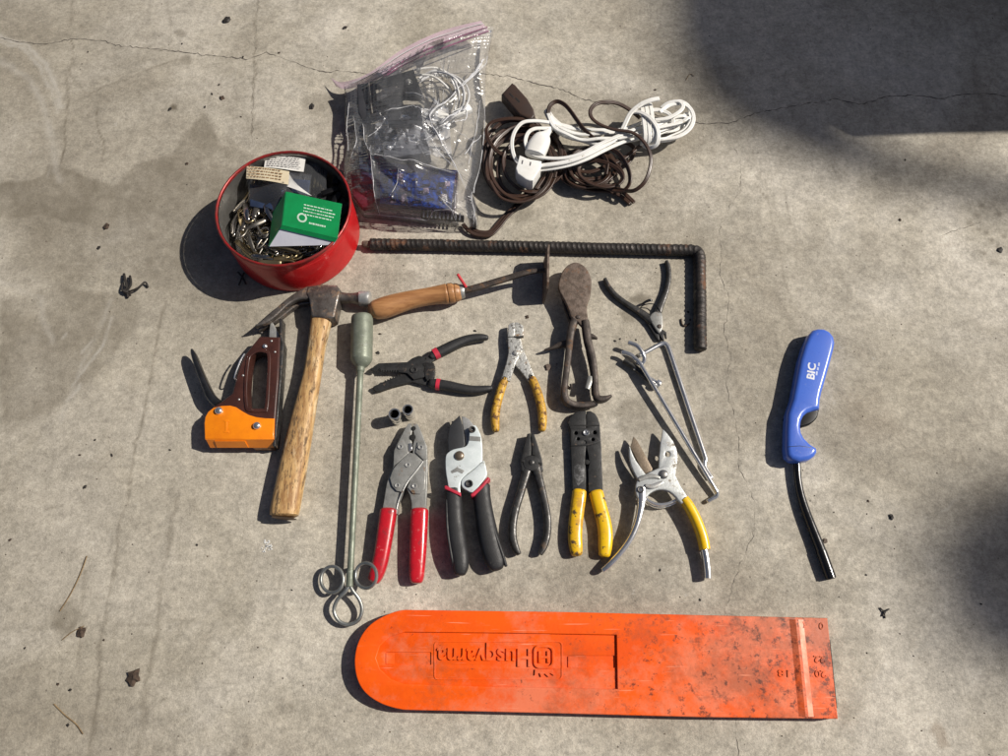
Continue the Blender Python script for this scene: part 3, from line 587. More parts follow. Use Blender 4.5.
# ------------------------------------------------------------------ balling gun (long plunger tool)
def ring_px(u, v, rx, ry, z0, zt, r, n=20, tilt=(0, 0)):
    return ptube([(u + rx * math.cos(2 * math.pi * i / n), v + ry * math.sin(2 * math.pi * i / n), z0 + tilt[0] * math.cos(2 * math.pi * i / n) - tilt[1] * math.sin(2 * math.pi * i / n), r, .0024) for i in range(n)], 12, 3, 2.6, 0, True)
def plunger():
    t = thing("balling_gun", "long olive metal balling gun with cylinder end and three finger rings", "balling gun", 356, 470)
    mk("barrel", ptube([(362.2, 316.5, .0155, 9.8), (362.2, 317.5, .0155, 10.6), (362.1, 322, .0155, 10.9), (361.9, 340, .0155, 10.9), (361.5, 356, .0155, 10.9), (361.3, 360, .0155, 10.6), (360.9, 364.5, .0155, 7.6), (360.6, 367, .0155, 4.8), (360.5, 368, .0155, 4.2)], 24, 3, 2, .05), olive, t)
    mk("collar", ptube([(360.5, 366.5, .0155, 4.2), (360.4, 370, .0155, 4.4), (360.2, 372, .0155, 3.6)], 16, 2, 2, .1), olive, t)
    mk("rod", ptube([(360.4, 369, .0155, 3.3), (357, 440, .016, 3.3), (352.5, 530, .0165, 3.3), (350.7, 566, .017, 3.4), (349.7, 584, .017, 3.4)], 14, 4), olive, t)
    mk("sleeve", ptube([(350.5, 570, .017, 3.9), (349.5, 586.5, .017, 3.9)], 14, 3, 2, .2), olive, t)
    mk("finger_ring", ring_px(332.2, 579.5, 11.2, 13.2, .0125, 0, 1.7, tilt=(.004, 0)), ringsteel, t)
    mk("finger_ring", ring_px(366, 575.6, 10.6, 12.6, .0245, 0, 1.7, tilt=(.005, 0)), ringsteel, t)
    mk("thumb_ring", ptube([(349.5, 586, .017, 1.9, .0026), (345, 592, .0165, 1.9, .0026), (337, 600.5, .014, 1.9, .0026), (334, 611, .011, 1.9, .0026), (339, 621, .009, 1.9, .0026), (349, 624.5, .008, 1.9, .0026), (358.5, 620, .009, 1.9, .0026), (362, 610, .011, 1.9, .0026), (359.5, 600, .014, 1.9, .0026), (353, 591, .0165, 1.9, .0026)], 12, 4, 2.6, 0, True), ringsteel, t)
plunger()

# ------------------------------------------------------------------ scraper with wooden handle
def scraper():
    t = thing("scraper", "scraper with turned wooden handle and upright rusty blade overlapping the rebar", "scraper", 450, 300)
    mk("handle", ptube([(371.8, 311, .0165, 7.5), (375, 310, .0165, 9.6), (384, 307.8, .0168, 10.9), (396, 304, .017, 10.4), (411, 299.8, .0175, 9.3), (428, 296.5, .018, 8.9), (442, 294.4, .018, 9.8), (446.5, 293.9, .018, 10.4), (447.6, 293.7, .018, 9.6), (448.8, 293.5, .018, 10.4), (453, 293, .018, 10.2), (454.2, 292.8, .018, 9.2), (455.6, 292.7, .018, 9.6), (458.5, 292.4, .018, 8.8)], 22, 4, 2, .5), woods, t)
    mk("ferrule", ptube([(457.5, 292.3, .018, 7.4), (458.3, 292.2, .018, 7.8), (463.6, 291.1, .018, 7.2), (464.4, 291, .018, 6.6)], 18, 2, 2, .1), greysteel, t)
    mk("shaft", ptube([(463, 291, .019, 3.3, .0035), (480, 286.6, .022, 3.4, .0035), (505, 279, .026, 3.3, .003), (524, 273.4, .029, 2.8, .003), (536, 271, .030, 2.4, .003), (544.5, 270.5, .0305, 2.2, .003)], 12, 5, 3, .3), rusty2, t)
    A, B = P(542.2, 304.5, 0), P(543.4, 262, 0); Cc = P(549, 241, .046); up = Cc - B; D = A + up + Vector((0, .004, 0))
    d = (B - A); n = d.cross(up).normalized() * .0013; V = []
    prof = [(0.03, 0), (.97, 0), (1, .06), (1, .80), (.93, .97), (.80, 1.0), (.2, 1.0), (.07, .97), (0, .80), (0, .06)]
    pts = [A + d * a + up * b + n * (6 * (a - .5) ** 2 - .7) for a, b in prof]; m = len(pts)
    V = [tuple(p + n) for p in pts] + [tuple(p - n) for p in pts]
    Fc = [tuple(range(m)), tuple(range(2 * m - 1, m - 1, -1))] + [(i, (i + 1) % m, m + (i + 1) % m, m + i) for i in range(m)]
    mk("blade", (V, Fc), rusty, t, smooth=False)
    mk("peg", ptube([(457.6, 274.3, .041, 1.5, .002), (462, 281, .034, 1.5, .002), (466, 287, .027, 1.4, .002)], 10, 3, 2.4, .3), redrod, t)
scraper()

# ------------------------------------------------------------------ bent rebar
def rebar():
    t = thing("rebar", "long dark ribbed rebar bent into an L above the pliers", "rebar", 690, 250)
    key = [(370, 244.2), (450, 245.4), (530, 246.9), (610, 248.6), (680, 250.2), (692, 250.6), (697.6, 252.6), (699.4, 258), (699.7, 270), (699.9, 300), (700, 330), (700.2, 350)]
    R0 = .0079; dense = crom([tuple(P(u, v, R0)) for u, v in key], 40)
    pts = [Vector(dense[0])]; step = .0011
    for q in dense[1:]:
        q = Vector(q)
        while (q - pts[-1]).length > step: pts.append(pts[-1] + (q - pts[-1]).normalized() * step)
    n = 18; V, Fc = [], []; m = len(pts)
    for i, p in enumerate(pts):
        tg = (pts[min(i + 3, m - 1)] - pts[max(i - 3, 0)]).normalized(); sd = tg.cross(Vector((0, 0, 1))).normalized(); s = i * step
        for j in range(n):
            a = 2 * math.pi * j / n; ph = (s / .0072 + .9 * math.sin(a) + .25 * math.sin(s * 37) + .12 * math.sin(s * 211)) % 1.0
            rr = R0 + .0011 * (.75 + .35 * math.sin(s * 53) * math.sin(s * 17 + a)) * max(0, math.cos(2 * math.pi * (ph - .5))) ** 1.4 + (.0007 if j in (0, n // 2) else 0)
            if i in (0, m - 1): rr *= .9
            V.append(tuple(p + (sd * math.cos(a) + Vector((0, 0, 1)) * math.sin(a)) * rr))
    for i in range(m - 1):
        for j in range(n): Fc.append((i * n + j, i * n + (j + 1) % n, (i + 1) * n + (j + 1) % n, (i + 1) * n + j))
    Fc += [tuple(range(n)), tuple((m - 1) * n + j for j in range(n))]
    mk("ribbed_bar", (V, Fc), rebarm, t, ang=60)
    mk("cut_end", ptube([(362.5, 244, R0, 2.6), (364, 244, R0, 3.4), (371, 244.2, R0, 3.4)], 14, 3, 2, .3), rusty, t)
rebar()

# ------------------------------------------------------------------ black wire stripper
def stripper():
    t = thing("wire_stripper", "black wire stripper with red bands on its grips, jaws open", "wire stripper", 425, 370)
    up = [(370.4, 369.6), (374.5, 365.8), (378.5, 363.2), (392, 362.6), (407, 362), (412, 358.2), (418.5, 355.6), (424, 356.6), (431, 355.2), (434.5, 360), (428, 364), (430.5, 369), (424, 377), (414, 379.5), (407, 373), (398.5, 372.4)]
    x = 398.5
    while x > 383: up += [(x - .6, 370.6), (x - 1.9, 370.4), (x - 2.4, 372.2)]; x -= 2.5
    up += [(381, 370.8), (379, 368.2), (376, 371.2)]
    lo = [(372.2, 388), (374, 386), (378, 384.4), (380.5, 382.2)]
    x = 384
    while x < 401: lo += [(x, 382.4 - (x - 384) * .42), (x + .5, 380.2 - (x - 384) * .42), (x + 1.6, 380 - (x - 384) * .42), (x + 2, 381.6 - (x - 384) * .42)]; x += 2.6
    lo += [(406, 371), (412, 362), (420, 359.5), (427, 363), (431.5, 371), (431, 379.5), (436, 380.5), (436, 386.6), (424, 384.8), (412, 381.8), (395, 386), (382, 390.5), (376.6, 391.8)]
    mk("jaw", slab(lo, .0042, .0075, .0005), blacksteel, t); mk("jaw", slab(up, .0077, .0110, .0005), blacksteel, t)
    a = [(431 + 3.4 * math.cos(q), 371 + 9 * math.sin(q)) for q in np.linspace(-1.3, 1.3, 26)]
    gear = [(u + (1.2 if i % 2 else 0), v) for i, (u, v) in enumerate(a)] + [(426, 379), (424, 371), (426, 363)]
    mk("gauge_plate", slab(gear, .0078, .0118, .0003), darksteel, t)
    mk("pivot", ringrivet(413.8, 370, .0110, 3.6, .0018), darksteel, t)
    for u, v, r in ((425.2, 364.6, 2.2), (427.6, 379.6, 1.1), (426.3, 358.4, 1.2)): mk("pin_hole", dome(u, v, .0112, r, .0004), void, t)
    g1 = mk("grip", ptube([(431.5, 356.6, .0085, 4.4, .0058), (438, 353, .0085, 5.2, .0062), (446, 349, .0085, 5.4, .0064), (455, 344.6, .0085, 5.2, .0064), (464, 340.8, .0085, 4.7, .006), (473, 338.4, .0085, 4.3, .0056), (482, 337.6, .0085, 3.6, .005), (487, 337.8, .0085, 2.6, .004)], 16, 5, 2.5, .6), blackgrip, t)
    mk("red_band", ptube([(434.0, 354.8, .0085, 5.6, .0068), (438.4, 352.4, .0085, 5.8, .0069)], 18, 2, 2.5, .02), redband, g1)
    g2 = mk("grip", ptube([(431, 383.6, .0075, 4.6, .0058), (438, 384.4, .0075, 5.3, .0062), (448, 386, .0075, 5.2, .0064), (458, 388, .0075, 4.9, .0062), (468, 389.7, .0075, 4.6, .006), (478, 390, .0075, 4.2, .0056), (487, 389, .0075, 3.4, .005), (491.5, 388.2, .0075, 2.4, .004)], 16, 5, 2.5, .6), blackgrip, t)
    mk("red_band", ptube([(436.2, 384.2, .0075, 5.8, .0068), (440.0, 384.7, .0075, 5.8, .0069)], 18, 2, 2.5, .02), redband, g2)
stripper()

# ------------------------------------------------------------------ chipped yellow-handled pliers
def battery_pliers():
    t = thing("battery_pliers", "pliers with pitted steel head and chipped yellow dipped handles spread wide", "pliers", 518, 380)
    mk("jaw", slab([(515, 322), (519, 322.6), (523.2, 325.5), (524, 335), (520.5, 338.5), (524, 351), (529, 362), (535.2, 378), (529, 381.5), (521.5, 372), (516, 366), (511.5, 352), (513, 338)], .004, .0085, .0009, zref=.0085), pitted, t)
    mk("jaw", slab([(508.3, 325), (510.5, 323), (514.6, 322), (515, 334.5), (513, 337), (519, 339), (523.3, 349.5), (516, 362), (510, 381), (501.2, 379), (506.5, 362), (508.6, 352), (507.6, 336)], .0087, .0135, .0011), pitted, t)
    mk("jaw_groove", slab([(508, 336.6), (523.5, 335.6), (523.5, 336.4), (508, 337.5)], .0080, .0138, .0001), darksteel, t)
    mk("pivot", dome(515.8, 353.2, .0135, 3.2, .0022), pitted, t)
    for u, v in ((504.4, 378.3), (531, 376.6)): mk("rivet", ringrivet(u, v, .0132 if u < 510 else .0085, 2.0), darksteel, t)
    mk("grip", ptube([(505, 379, .0085, 3.9, .0058), (502.6, 385, .0085, 4.2, .006), (498.4, 398, .0085, 4.5, .0062), (495.7, 411, .0085, 4.5, .0062), (495.2, 422, .0085, 4.3, .006), (496, 430, .0085, 3.6, .005)], 16, 5, 2.3, .6), yellow_old, t)
    mk("grip", ptube([(532, 379, .0075, 3.9, .0058), (534.8, 385, .0075, 4.3, .006), (539.2, 398, .0075, 4.5, .0062), (542, 411, .0075, 4.5, .0062), (542.6, 422, .0075, 4.3, .006), (542, 429.5, .0075, 3.6, .005)], 16, 5, 2.3, .6), yellow_old, t)
battery_pliers()

# ------------------------------------------------------------------ rusty old clamp-like tool
def ring_pliers():
    t = thing("antique_snips", "old rusty iron snips with broad flat paddle end and hooked handles", "snips", 578, 340)
    mk("paddle", slab([(575.3, 261.9), (582, 264), (586.8, 268.5), (590.5, 275.5), (591.6, 283), (590.4, 295.7), (587.2, 306), (588, 318), (588.6, 326), (584.5, 328.6), (578, 322.5), (571, 316.6), (567.5, 306.5), (561.8, 295.5), (558.2, 287.3), (559.6, 278), (563, 270.2), (568.5, 264.4)], .0170, .0235, .0022, sm=3, res=3), rusty, t)
    mk("rear_plate", slab([(560, 290), (564, 288), (571, 304), (575, 318), (570, 322), (564.5, 308)], .009, .0167, .001), rusty2, t)
    mk("pivot", dome(578, 317, .0235, 2.4, .0015), rusty2, t)
    mk("handle", ptube([(585, 322, .018, 3.8, 0.0085), (586.4, 332, .0175, 4.1, 0.0085), (588, 343, .017, 3.8, 0.0078), (592, 358, .016, 3.4, 0.0078), (594.4, 374, .015, 3.2, 0.0070), (595.2, 388, .0145, 3.2, 0.0070), (596.4, 397, .014, 3.4, 0.0070), (600, 399.6, .0145, 3.3, 0.0070), (606, 398.6, .016, 2.6, 0.0054), (611.5, 395.5, .018, 1.1, 0.0023)], 16, 5, 4.0, .3), rusty2, t)
    mk("handle", ptube([(575, 320, .015, 4.1, 0.0085), (571.6, 329, .015, 4.0, 0.0085), (569.6, 341, .015, 3.6, 0.0078), (568, 358, .0145, 3.4, 0.0070), (566, 374, .014, 3.2, 0.0070), (564.4, 388, .013, 3.3, 0.0070), (564.6, 397, .0125, 3.6, 0.0070), (568, 402.6, .012, 3.6, 0.0070), (576, 405.4, .011, 3.4, 0.0062), (586, 405.6, .010, 3.2, 0.0062), (594, 404, .010, 2.9, 0.0054)], 16, 5, 4.0, .3), rusty2, t)
    mk("finger_spur", ptube([(570, 343.6, .012, 4.2, .005), (564, 344.2, .011, 3.9, .005), (558, 345.8, .010, 2.8, .004), (551, 348.4, .010, 1.9, .003), (544.5, 350, .010, 1.0, .0015)], 12, 4, 2, .4), rusty2, t)
    mk("finger_spur", ptube([(588, 336.8, .017, 3.4, .005), (592.4, 336.8, .018, 2.9, .004), (597, 338.6, .020, 1.2, .002)], 12, 4, 2, .4), rusty2, t)
    mk("latch", ptube([(590.6, 376.5, .018, 2.6, .002), (589.4, 382, .018, 2.8, .002), (587.2, 389, .018, 2.2, .002)], 12, 3, 3.5, .2), greysteel, t)
    mk("spring_strip", ptube([(584.5, 332, .013, 1.0, .004), (587, 352, .012, 1.0, .004), (591, 372, .011, 1.0, .004), (592.5, 395, .010, 1.0, .004)], 8, 4, 3, .2), rusty2, t)
    mk("hook", ptube([(566, 385, .013, 1.4, .002), (569.5, 388.4, .015, 1.5, .002), (571.2, 386.6, .017, 1.3, .002), (570.4, 384, .018, 1.0, .0015)], 10, 4, 2, .4), rusty2, t)
ring_pliers()
# ------------------------------------------------------------------ small black cutters with spring
def small_cutters():
    t = thing("spring_cutters", "small worn black spring-loaded cutters with splayed bare handles below the rebar", "cutters", 655, 320)
    mk("handle", ptube([(604.8, 279, .0046, 1.8, .0036), (608, 286, .0046, 2.3, .0038), (614.5, 294.5, .0046, 2.5, .0038), (623, 301.5, .0046, 2.6, .0038), (632, 307.4, .0046, 2.9, .0038), (640, 312.2, .0046, 3.5, .0038), (647, 317.4, .0046, 4.0, .0038), (652, 323, .0046, 3.6, .005)], 14, 5, 3.4, .3), darksteel, t)
    mk("handle", ptube([(666.2, 261.4, .0046, 1.6, .0036), (668.4, 268, .0046, 2.2, .0038), (668.8, 278, .0046, 2.4, .0038), (667, 289, .0046, 2.6, .0038), (663.4, 299, .0046, 2.9, .0038), (659.6, 308, .0046, 3.5, .0038), (657, 316, .0046, 3.8, .0038)], 14, 5, 3.4, .3), darksteel, t)
    mk("head", slab([(649.5, 317), (655, 311.5), (658.5, 312.4), (662, 313), (663, 321), (662.6, 328), (659.4, 332.8), (655.4, 328.4)], .0045, .0095, .0012, sm=2), greysteel, t)
    mk("pivot", dome(659.4, 326.4, .0095, 2.3, .0014), rusty2, t)
    mk("jaw", slab([(642.8, 315.5), (646.5, 315), (653, 325), (659, 334), (659.6, 340.4), (657.6, 339.8), (652, 331)], .0015, .0060, .001), blacksteel, t)
    mk("jaw", slab([(656.5, 331), (663, 329.5), (666.4, 332), (667, 338), (665.6, 337.6), (664.6, 333.6), (663, 334.5), (664.4, 339.8), (662.8, 340), (660, 335.5)], .002, .0068, .0006), blacksteel, t)
    mk("spring", cat_geo(ptube([(640.4, 307.6, .008, .55), (644, 305, .009, .55), (650, 303.8, .009, .55), (656, 305.2, .009, .55), (660.6, 312.4, .008, .55)], 8, 5),
        ptube([(642.6, 303.8, .008, 1.1), (645.6, 301.8, .009, 1.3), (649.6, 300.2, .0095, 1.5), (651.5, 300.4, .009, 1.2)], 10, 3)), black_gloss, t)
small_cutters()

# ------------------------------------------------------------------ bent chrome rods
def hook_rods():
    t = thing("hook_rod_tool", "hinged pair of long bent chrome rods with hooks and a bolt", "hook tool", 665, 400)
    mk("rod", ptube([(628.4, 342.4, .016, 2.2), (632, 343.6, .016, 2.2), (636.4, 345.4, .016, 2.2), (640, 349, .016, 2.1), (642.8, 353.4, .015, 2.1), (644.4, 358, .013, 2.1), (643.4, 362, .011, 2.1), (640.4, 364.2, .010, 2.0), (637.6, 362.6, .010, 2.0), (637.8, 359.6, .012, 2.0)], 12, 5, 2, .4, transport=True), chrome, t)
    mk("rod", ptube([(639, 356, .0065, 2.3), (646, 352.2, .006, 2.3), (656, 346.6, .005, 2.3), (661.5, 343.9, .0045, 2.4), (665, 343.8, .0042, 2.6), (667.5, 346.4, .004, 2.7), (669.5, 351, .004, 2.7), (680, 382.5, .004, 2.7), (692, 418.6, .004, 2.7), (704.6, 456, .004, 2.6), (705.2, 460, .004, 2.5), (704.4, 464.6, .004, 2.4), (706, 469, .004, 2.3), (712, 478.4, .004, 2.0)], 12, 5, 2, .4), chrome, t)
    mk("rod", ptube([(621.8, 352.6, .012, 2.1, .0016), (626, 353, .013, 2.3, .0016), (631, 355, .0135, 2.2, .0016), (635.6, 358.6, .0135, 2.0, .0018), (639.4, 362.6, .0135, 2.0, .0024), (647, 375.2, .0135, 2.0, .0034), (670, 413.6, .012, 2.1, .0036), (700, 464, .009, 2.2, .0036), (714.6, 488.4, .007, 2.3, .0034), (717, 493.4, .006, 2.3, .003), (716, 496.6, .005, 2.2, .003), (712, 499, .0045, 2.1, .003), (707.4, 501.6, .004, 2.0, .0026)], 12, 5, 2.2, .4), chrome, t)
    b = mk("bolt", ptube([(634.6, 368, .007, 2.4), (645, 375.4, .007, 2.4), (656.6, 383.2, .007, 2.4)], 12, 3, 2, .2), chrome, t)
    mk("bolt_head", ptube([(656, 382.8, .007, 4.4), (657, 383.4, .007, 4.6), (659.6, 385.1, .007, 4.6), (660.2, 385.5, .007, 4.2)], 12, 1, 2, .1), chrome, b)
    mk("sleeve", ptube([(624, 360.4, .0065, 2.7), (634, 366.8, .0065, 3.1), (645.5, 376.6, .0065, 3.1), (650, 380.6, .0065, 2.6)], 14, 3, 2, .2), darksteel, t)
hook_rods()

# ------------------------------------------------------------------ two sockets
def sockets():
    for u, v, r, h, lab in ((397.0, 420.0, 6.05, .026, "chrome socket standing upright, left and nearer of the touching pair"), (410.0, 415.6, 5.6, .0255, "chrome socket standing upright, right and farther of the touching pair")):
        t = thing("socket", lab, "socket", u, v, "chrome sockets below the wire stripper")
        c = P(u, v); k = r * mpp(u, v)
        mk("sleeve", lathe(c, [(k * .90, .0), (k * .97, .0008), (k * .97, .010), (k * .92, .0112), (k, .0125), (k, h - .0012), (k * .94, h), (k * .76, h), (k * .70, h - .0008)], 28, caps=False), chrome, t)
        V, Fc = [], []; n = 24
        for zz, q in ((h - .0006, 1.0), (.008, 1.0)):
            for j in range(n):
                a = 2 * math.pi * j / n; rr = k * (.74 if j % 4 == 0 else .66 if j % 4 == 2 else .68); V.append((c.x + rr * math.cos(a), c.y + rr * math.sin(a), zz))
        for j in range(n): Fc.append((j, (j + 1) % n, n + (j + 1) % n, n + j))
        Fc.append(tuple(range(n, 2 * n)))
        mk("drive_hole", (V, Fc), M("socket_inside", (.05, .05, .05), None, .5, .6) if "socket_inside" not in MATS else MATS["socket_inside"], t)
sockets()

# ------------------------------------------------------------------ crimper with red handles
def red_crimper():
    t = thing("ratchet_crimper", "locking crimper with riveted grey steel plates and glossy red handles", "crimper", 405, 500)
    zt = .0165
    left = [(406.3, 426), (408.5, 423.6), (411.6, 423), (412.2, 430), (411, 437), (412, 444), (409.5, 452), (405, 458), (409, 470), (404.5, 488.5), (398.6, 503), (397.5, 514), (381.5, 514), (384, 500), (386.6, 484), (389.5, 474), (392.6, 468), (394.6, 449), (399, 440)]
    right = [(413, 423), (417.6, 424), (420.5, 429.5), (427, 446.5), (427.6, 470), (427, 486), (425.6, 514), (411.6, 514), (411.6, 503), (409.8, 495), (406.6, 488.5), (408, 478), (413, 466), (413, 458), (412.6, 446), (414.6, 438), (413.4, 431)]
    mk("jaw_plate", slab(left, .004, zt - .003, .0008), greysteel, t); mk("jaw_plate", slab(right, .004, zt - .0024, .0008), greysteel, t)
    mk("link_plate", slab([(392.6, 470), (397, 464), (409, 452.5), (414, 453.5), (423.4, 461.6), (421, 466), (414, 474), (406, 484.5), (402, 492), (396.6, 491), (392, 486), (389.8, 478)], zt - .0028, zt, .0007), greysteel, t)
    mk("top_plate", slab([(394, 450.5), (399.2, 440.2), (403, 439), (407, 448), (408.6, 453), (398, 462.5), (393.6, 466)], zt - .003, zt - .0005, .0006), greysteel, t)
    mk("top_plate", slab([(417.5, 442), (424.5, 441.5), (427, 449), (427, 459), (423.6, 460), (415.5, 452.5)], zt - .003, zt - .0005, .0006), greysteel, t)
    mk("lower_plate", slab([(411, 477), (423.5, 462.5), (425.6, 474), (424.6, 489), (420, 494), (412.5, 493.5), (407.5, 487.5)], zt - .003, zt - .0004, .0007), greysteel, t)
    mk("edge_strip", ptube([(423.2, 461.4, zt, .7, .0012), (417, 470, zt, .8, .0012), (409, 480, zt, .8, .0012), (403.6, 489.5, zt, .8, .0012), (399, 500, zt - .002, .8, .0012), (396.8, 509, zt - .003, .8, .0012)], 8, 5, 2.5, .3), steel, t)
    mk("bright_window", slab([(408.6, 443.4), (411.6, 443), (412, 450), (408.8, 452)], .0130, .0147, .0003), chrome, t)
    for u, v, r in ((413.6, 428.4, 2.3), (412.7, 437.3, 3.1)): mk("crimp_hole", dome(u, v, zt - .0022, r, .0004), void, t)
    for u, v in ((400.2, 446.7), (420.5, 447.3), (407.6, 465), (397.2, 485.6), (414.4, 486)): mk("rivet", ringrivet(u, v, zt - .0003, 2.7, .0016), steel, t)
    mk("grip", ptube([(388.6, 510.6, .0115, 8.3, .0098), (388.2, 514, .0115, 8.4, .0098), (385.8, 530, .0112, 8.3, .0096), (383, 548, .011, 8.0, .0092), (379.8, 564, .0105, 7.8, .0088), (376.2, 575, .0100, 7.2, .0082), (373.4, 580.5, .0095, 6.0, .0075)], 18, 5, 3.0, .35), red_plastic, t)
    mk("grip", ptube([(419.6, 510.6, .0115, 8.8, .0098), (419.5, 514, .0115, 8.9, .0098), (418.9, 530, .0112, 8.7, .0096), (418.2, 548, .011, 8.5, .0094), (417.4, 564, .0105, 8.1, .009), (416.8, 576, .0100, 7.4, .0085), (416.5, 581.5, .0098, 6.2, .0075)], 18, 5, 3.0, .35), red_plastic, t)
red_crimper()

# ------------------------------------------------------------------ anvil pruner, black grips
def anvil_pruner():
    t = thing("anvil_pruner", "anvil pruner with silvery white body, black blade and black grips edged red", "pruner", 470, 500)
    zt = .0225
    mk("blade", slab([(459.6, 415.2), (461.8, 422), (464.2, 434), (465.2, 445), (460, 452), (450, 452), (448, 450.5), (447.4, 438.6), (449.7, 425.5), (453.5, 420.7)], .0135, .0195, .0012, sm=0), M("coated_blade", (.040, .042, .046), (.030, .031, .034), .5, .3, 60, None, .08), t)
    mk("anvil_arm", slab([(461.4, 416), (465.4, 416.8), (469.5, 419.5), (475, 426.5), (478.5, 434), (479, 446), (466, 446), (464.8, 438), (462.8, 426)], .009, .0140, .0010), steel, t)
    b = mk("body", slab([(475.4, 425), (479, 431), (481.6, 439), (482.4, 460), (478, 466), (468, 473), (461.5, 480), (460, 487), (459.5, 495), (449.8, 490), (447.2, 480), (445.6, 469), (445.6, 457), (448, 452.6), (453.5, 449.2), (462, 447.4), (466.6, 445.4), (468.8, 440), (469.3, 433), (470.5, 427)], .0142, zt, .0010, sm=2), white_metal, t)
    mk("rear_plate", slab([(447, 458), (452, 455), (462, 470), (460, 492), (449, 489), (446.5, 474)], .004, .0138, .001), cast, t)
    mk("slot", slab([(450.5, 471.2), (457, 467.2), (464.6, 470.6), (462, 473.8), (457.4, 471.6), (451.8, 473.4)], zt - .001, zt + .0002, .0001), greysteel, b)
    mk("maker_plate", slab([(469.4, 436), (480.6, 436.8), (480.8, 441.4), (469.2, 440.6)], zt - .001, zt + .0003, .0001), greysteel, b)
    mk("lever", slab([(461, 481.4), (464, 477), (474, 469.3), (481, 462.4), (484.2, 460.6), (486.2, 468), (486.6, 476), (481, 484), (473.6, 492.5), (467, 490.5), (462, 486.5)], zt - .004, zt + .0014, .0012, sm=2), white_metal, t)
    mk("pivot_bolt", dome(459.4, 455.8, zt, 4.9, .0035), M("bronze_bolt", (.24, .19, .14), (.16, .12, .09), .4, .7), t)
    mk("bolt", ringrivet(472.2, 429.7, zt - .0003, 3.5, .0026), darksteel, t); mk("bolt", ringrivet(469.2, 483.8, zt + .0012, 3.9, .0026), darksteel, t)
    g1 = mk("grip", ptube([(453, 490, .0125, 8.2, .0110), (453.6, 500, .0125, 8.6, .0116), (454.6, 520, .0125, 8.9, .0118), (457, 540, .0125, 9.2, .0118), (459.6, 556, .0122, 9.0, .0115), (460.6, 567, .012, 8.0, .0108), (460.4, 573.5, .0115, 5.6, .009)], 18, 5, 2.8, .4), blackgrip, t)
    g2 = mk("grip", ptube([(480.8, 486.5, .0125, 9.4, .0110), (482, 498, .0125, 8.8, .0116), (484.6, 516, .0125, 9.4, .0118), (488, 534, .0125, 10.2, .0118), (492, 551, .0122, 10.4, .0115), (495.4, 562, .012, 9.6, .0108), (497.2, 568, .0115, 7.0, .009)], 18, 5, 2.8, .4), blackgrip, t)
    mk("grip_ridge", ptube([(485, 500, .0205, 1.4), (494, 530, .021, 1.6), (502, 553, .020, 1.8), (506, 566, .016, 1.6)], 10, 5, 2, .5), blackgrip, g2)
    mk("grip_ridge", ptube([(446.5, 500, .0205, 1.4), (447.5, 530, .021, 1.6), (451.5, 556, .020, 1.6), (456, 574, .016, 1.4)], 10, 5, 2, .5), blackgrip, g1)
    mk("red_collar", slab([(444.4, 485.6), (446.4, 485.4), (452, 488.6), (460.8, 492.6), (460.6, 496), (451.6, 492), (444.6, 488.8)], .006, zt + .0028, .0010), redband, g1)
    mk("red_collar", slab([(470.4, 494.2), (473.4, 491.8), (481.4, 484.4), (487.6, 476.6), (490.2, 478.4), (482.4, 488), (474.6, 495.6), (471.4, 496.6)], .006, zt + .0030, .0010), redband, g2)
anvil_pruner()

# ------------------------------------------------------------------ old black pliers
def black_pliers():
    t = thing("lineman_pliers", "old bare black steel pliers with tapered flat nose", "pliers", 530, 490)
    zt = .0135
    mk("jaw", slab([(527.2, 433.6), (530.4, 433), (531.2, 448), (531, 456), (527, 466), (525, 472), (521.6, 471), (520.8, 463.5), (521.4, 458)], .003, zt, .0010), blacksteel, t)
    mk("jaw", slab([(530.8, 433), (534, 433.6), (538.5, 447), (541.8, 458.4), (542.6, 464), (543.2, 470), (538.5, 474), (533, 469), (531.6, 456), (531.6, 446)], .003, zt - .0004, .0010), blacksteel, t)
    mk("joint", slab(circ(531.6, 463, 8.6, 22, 8.0), .004, zt + .0008, .0010), blacksteel, t)
    mk("pivot", dome(531.4, 462.3, zt + .0008, 2.9, .0012), darksteel, t)
    for o in ([(532.4, 452), (535, 452.4), (534.8, 455), (532.2, 454.6)], [(521.4, 459), (525, 459.6), (524.6, 462.4), (521.6, 461.8)], [(538.6, 462), (542, 462.6), (542, 464.8), (538.6, 464.2)]): mk("cutter_notch", slab(o, zt - .001, zt + .0011, .0001), void, t)
    mk("handle", ptube([(527.6, 468, .0085, 5.0, .0055), (524.8, 478, .0085, 4.4, .0055), (520.4, 493, .0085, 4.2, .0055), (515.6, 509, .0085, 4.1, .0055), (512.8, 524, .0085, 4.1, .0055), (512.8, 537, .0085, 4.0, .0055), (515.6, 548, .0085, 3.7, .0055), (519, 554, .0085, 2.6, .005)], 14, 5, 3.2, .3), darksteel, t)
    mk("handle", ptube([(536, 468, .0085, 5.0, .0055), (538.8, 478, .0085, 4.3, .0055), (542.6, 493, .0085, 4.0, .0055), (546, 509, .0085, 3.9, .0055), (547.6, 523, .0085, 3.9, .0055), (546.8, 536, .0085, 3.8, .0055), (543.8, 547, .0085, 3.5, .0055), (540.4, 554, .0085, 2.4, .005)], 14, 5, 3.2, .3), darksteel, t)
black_pliers()

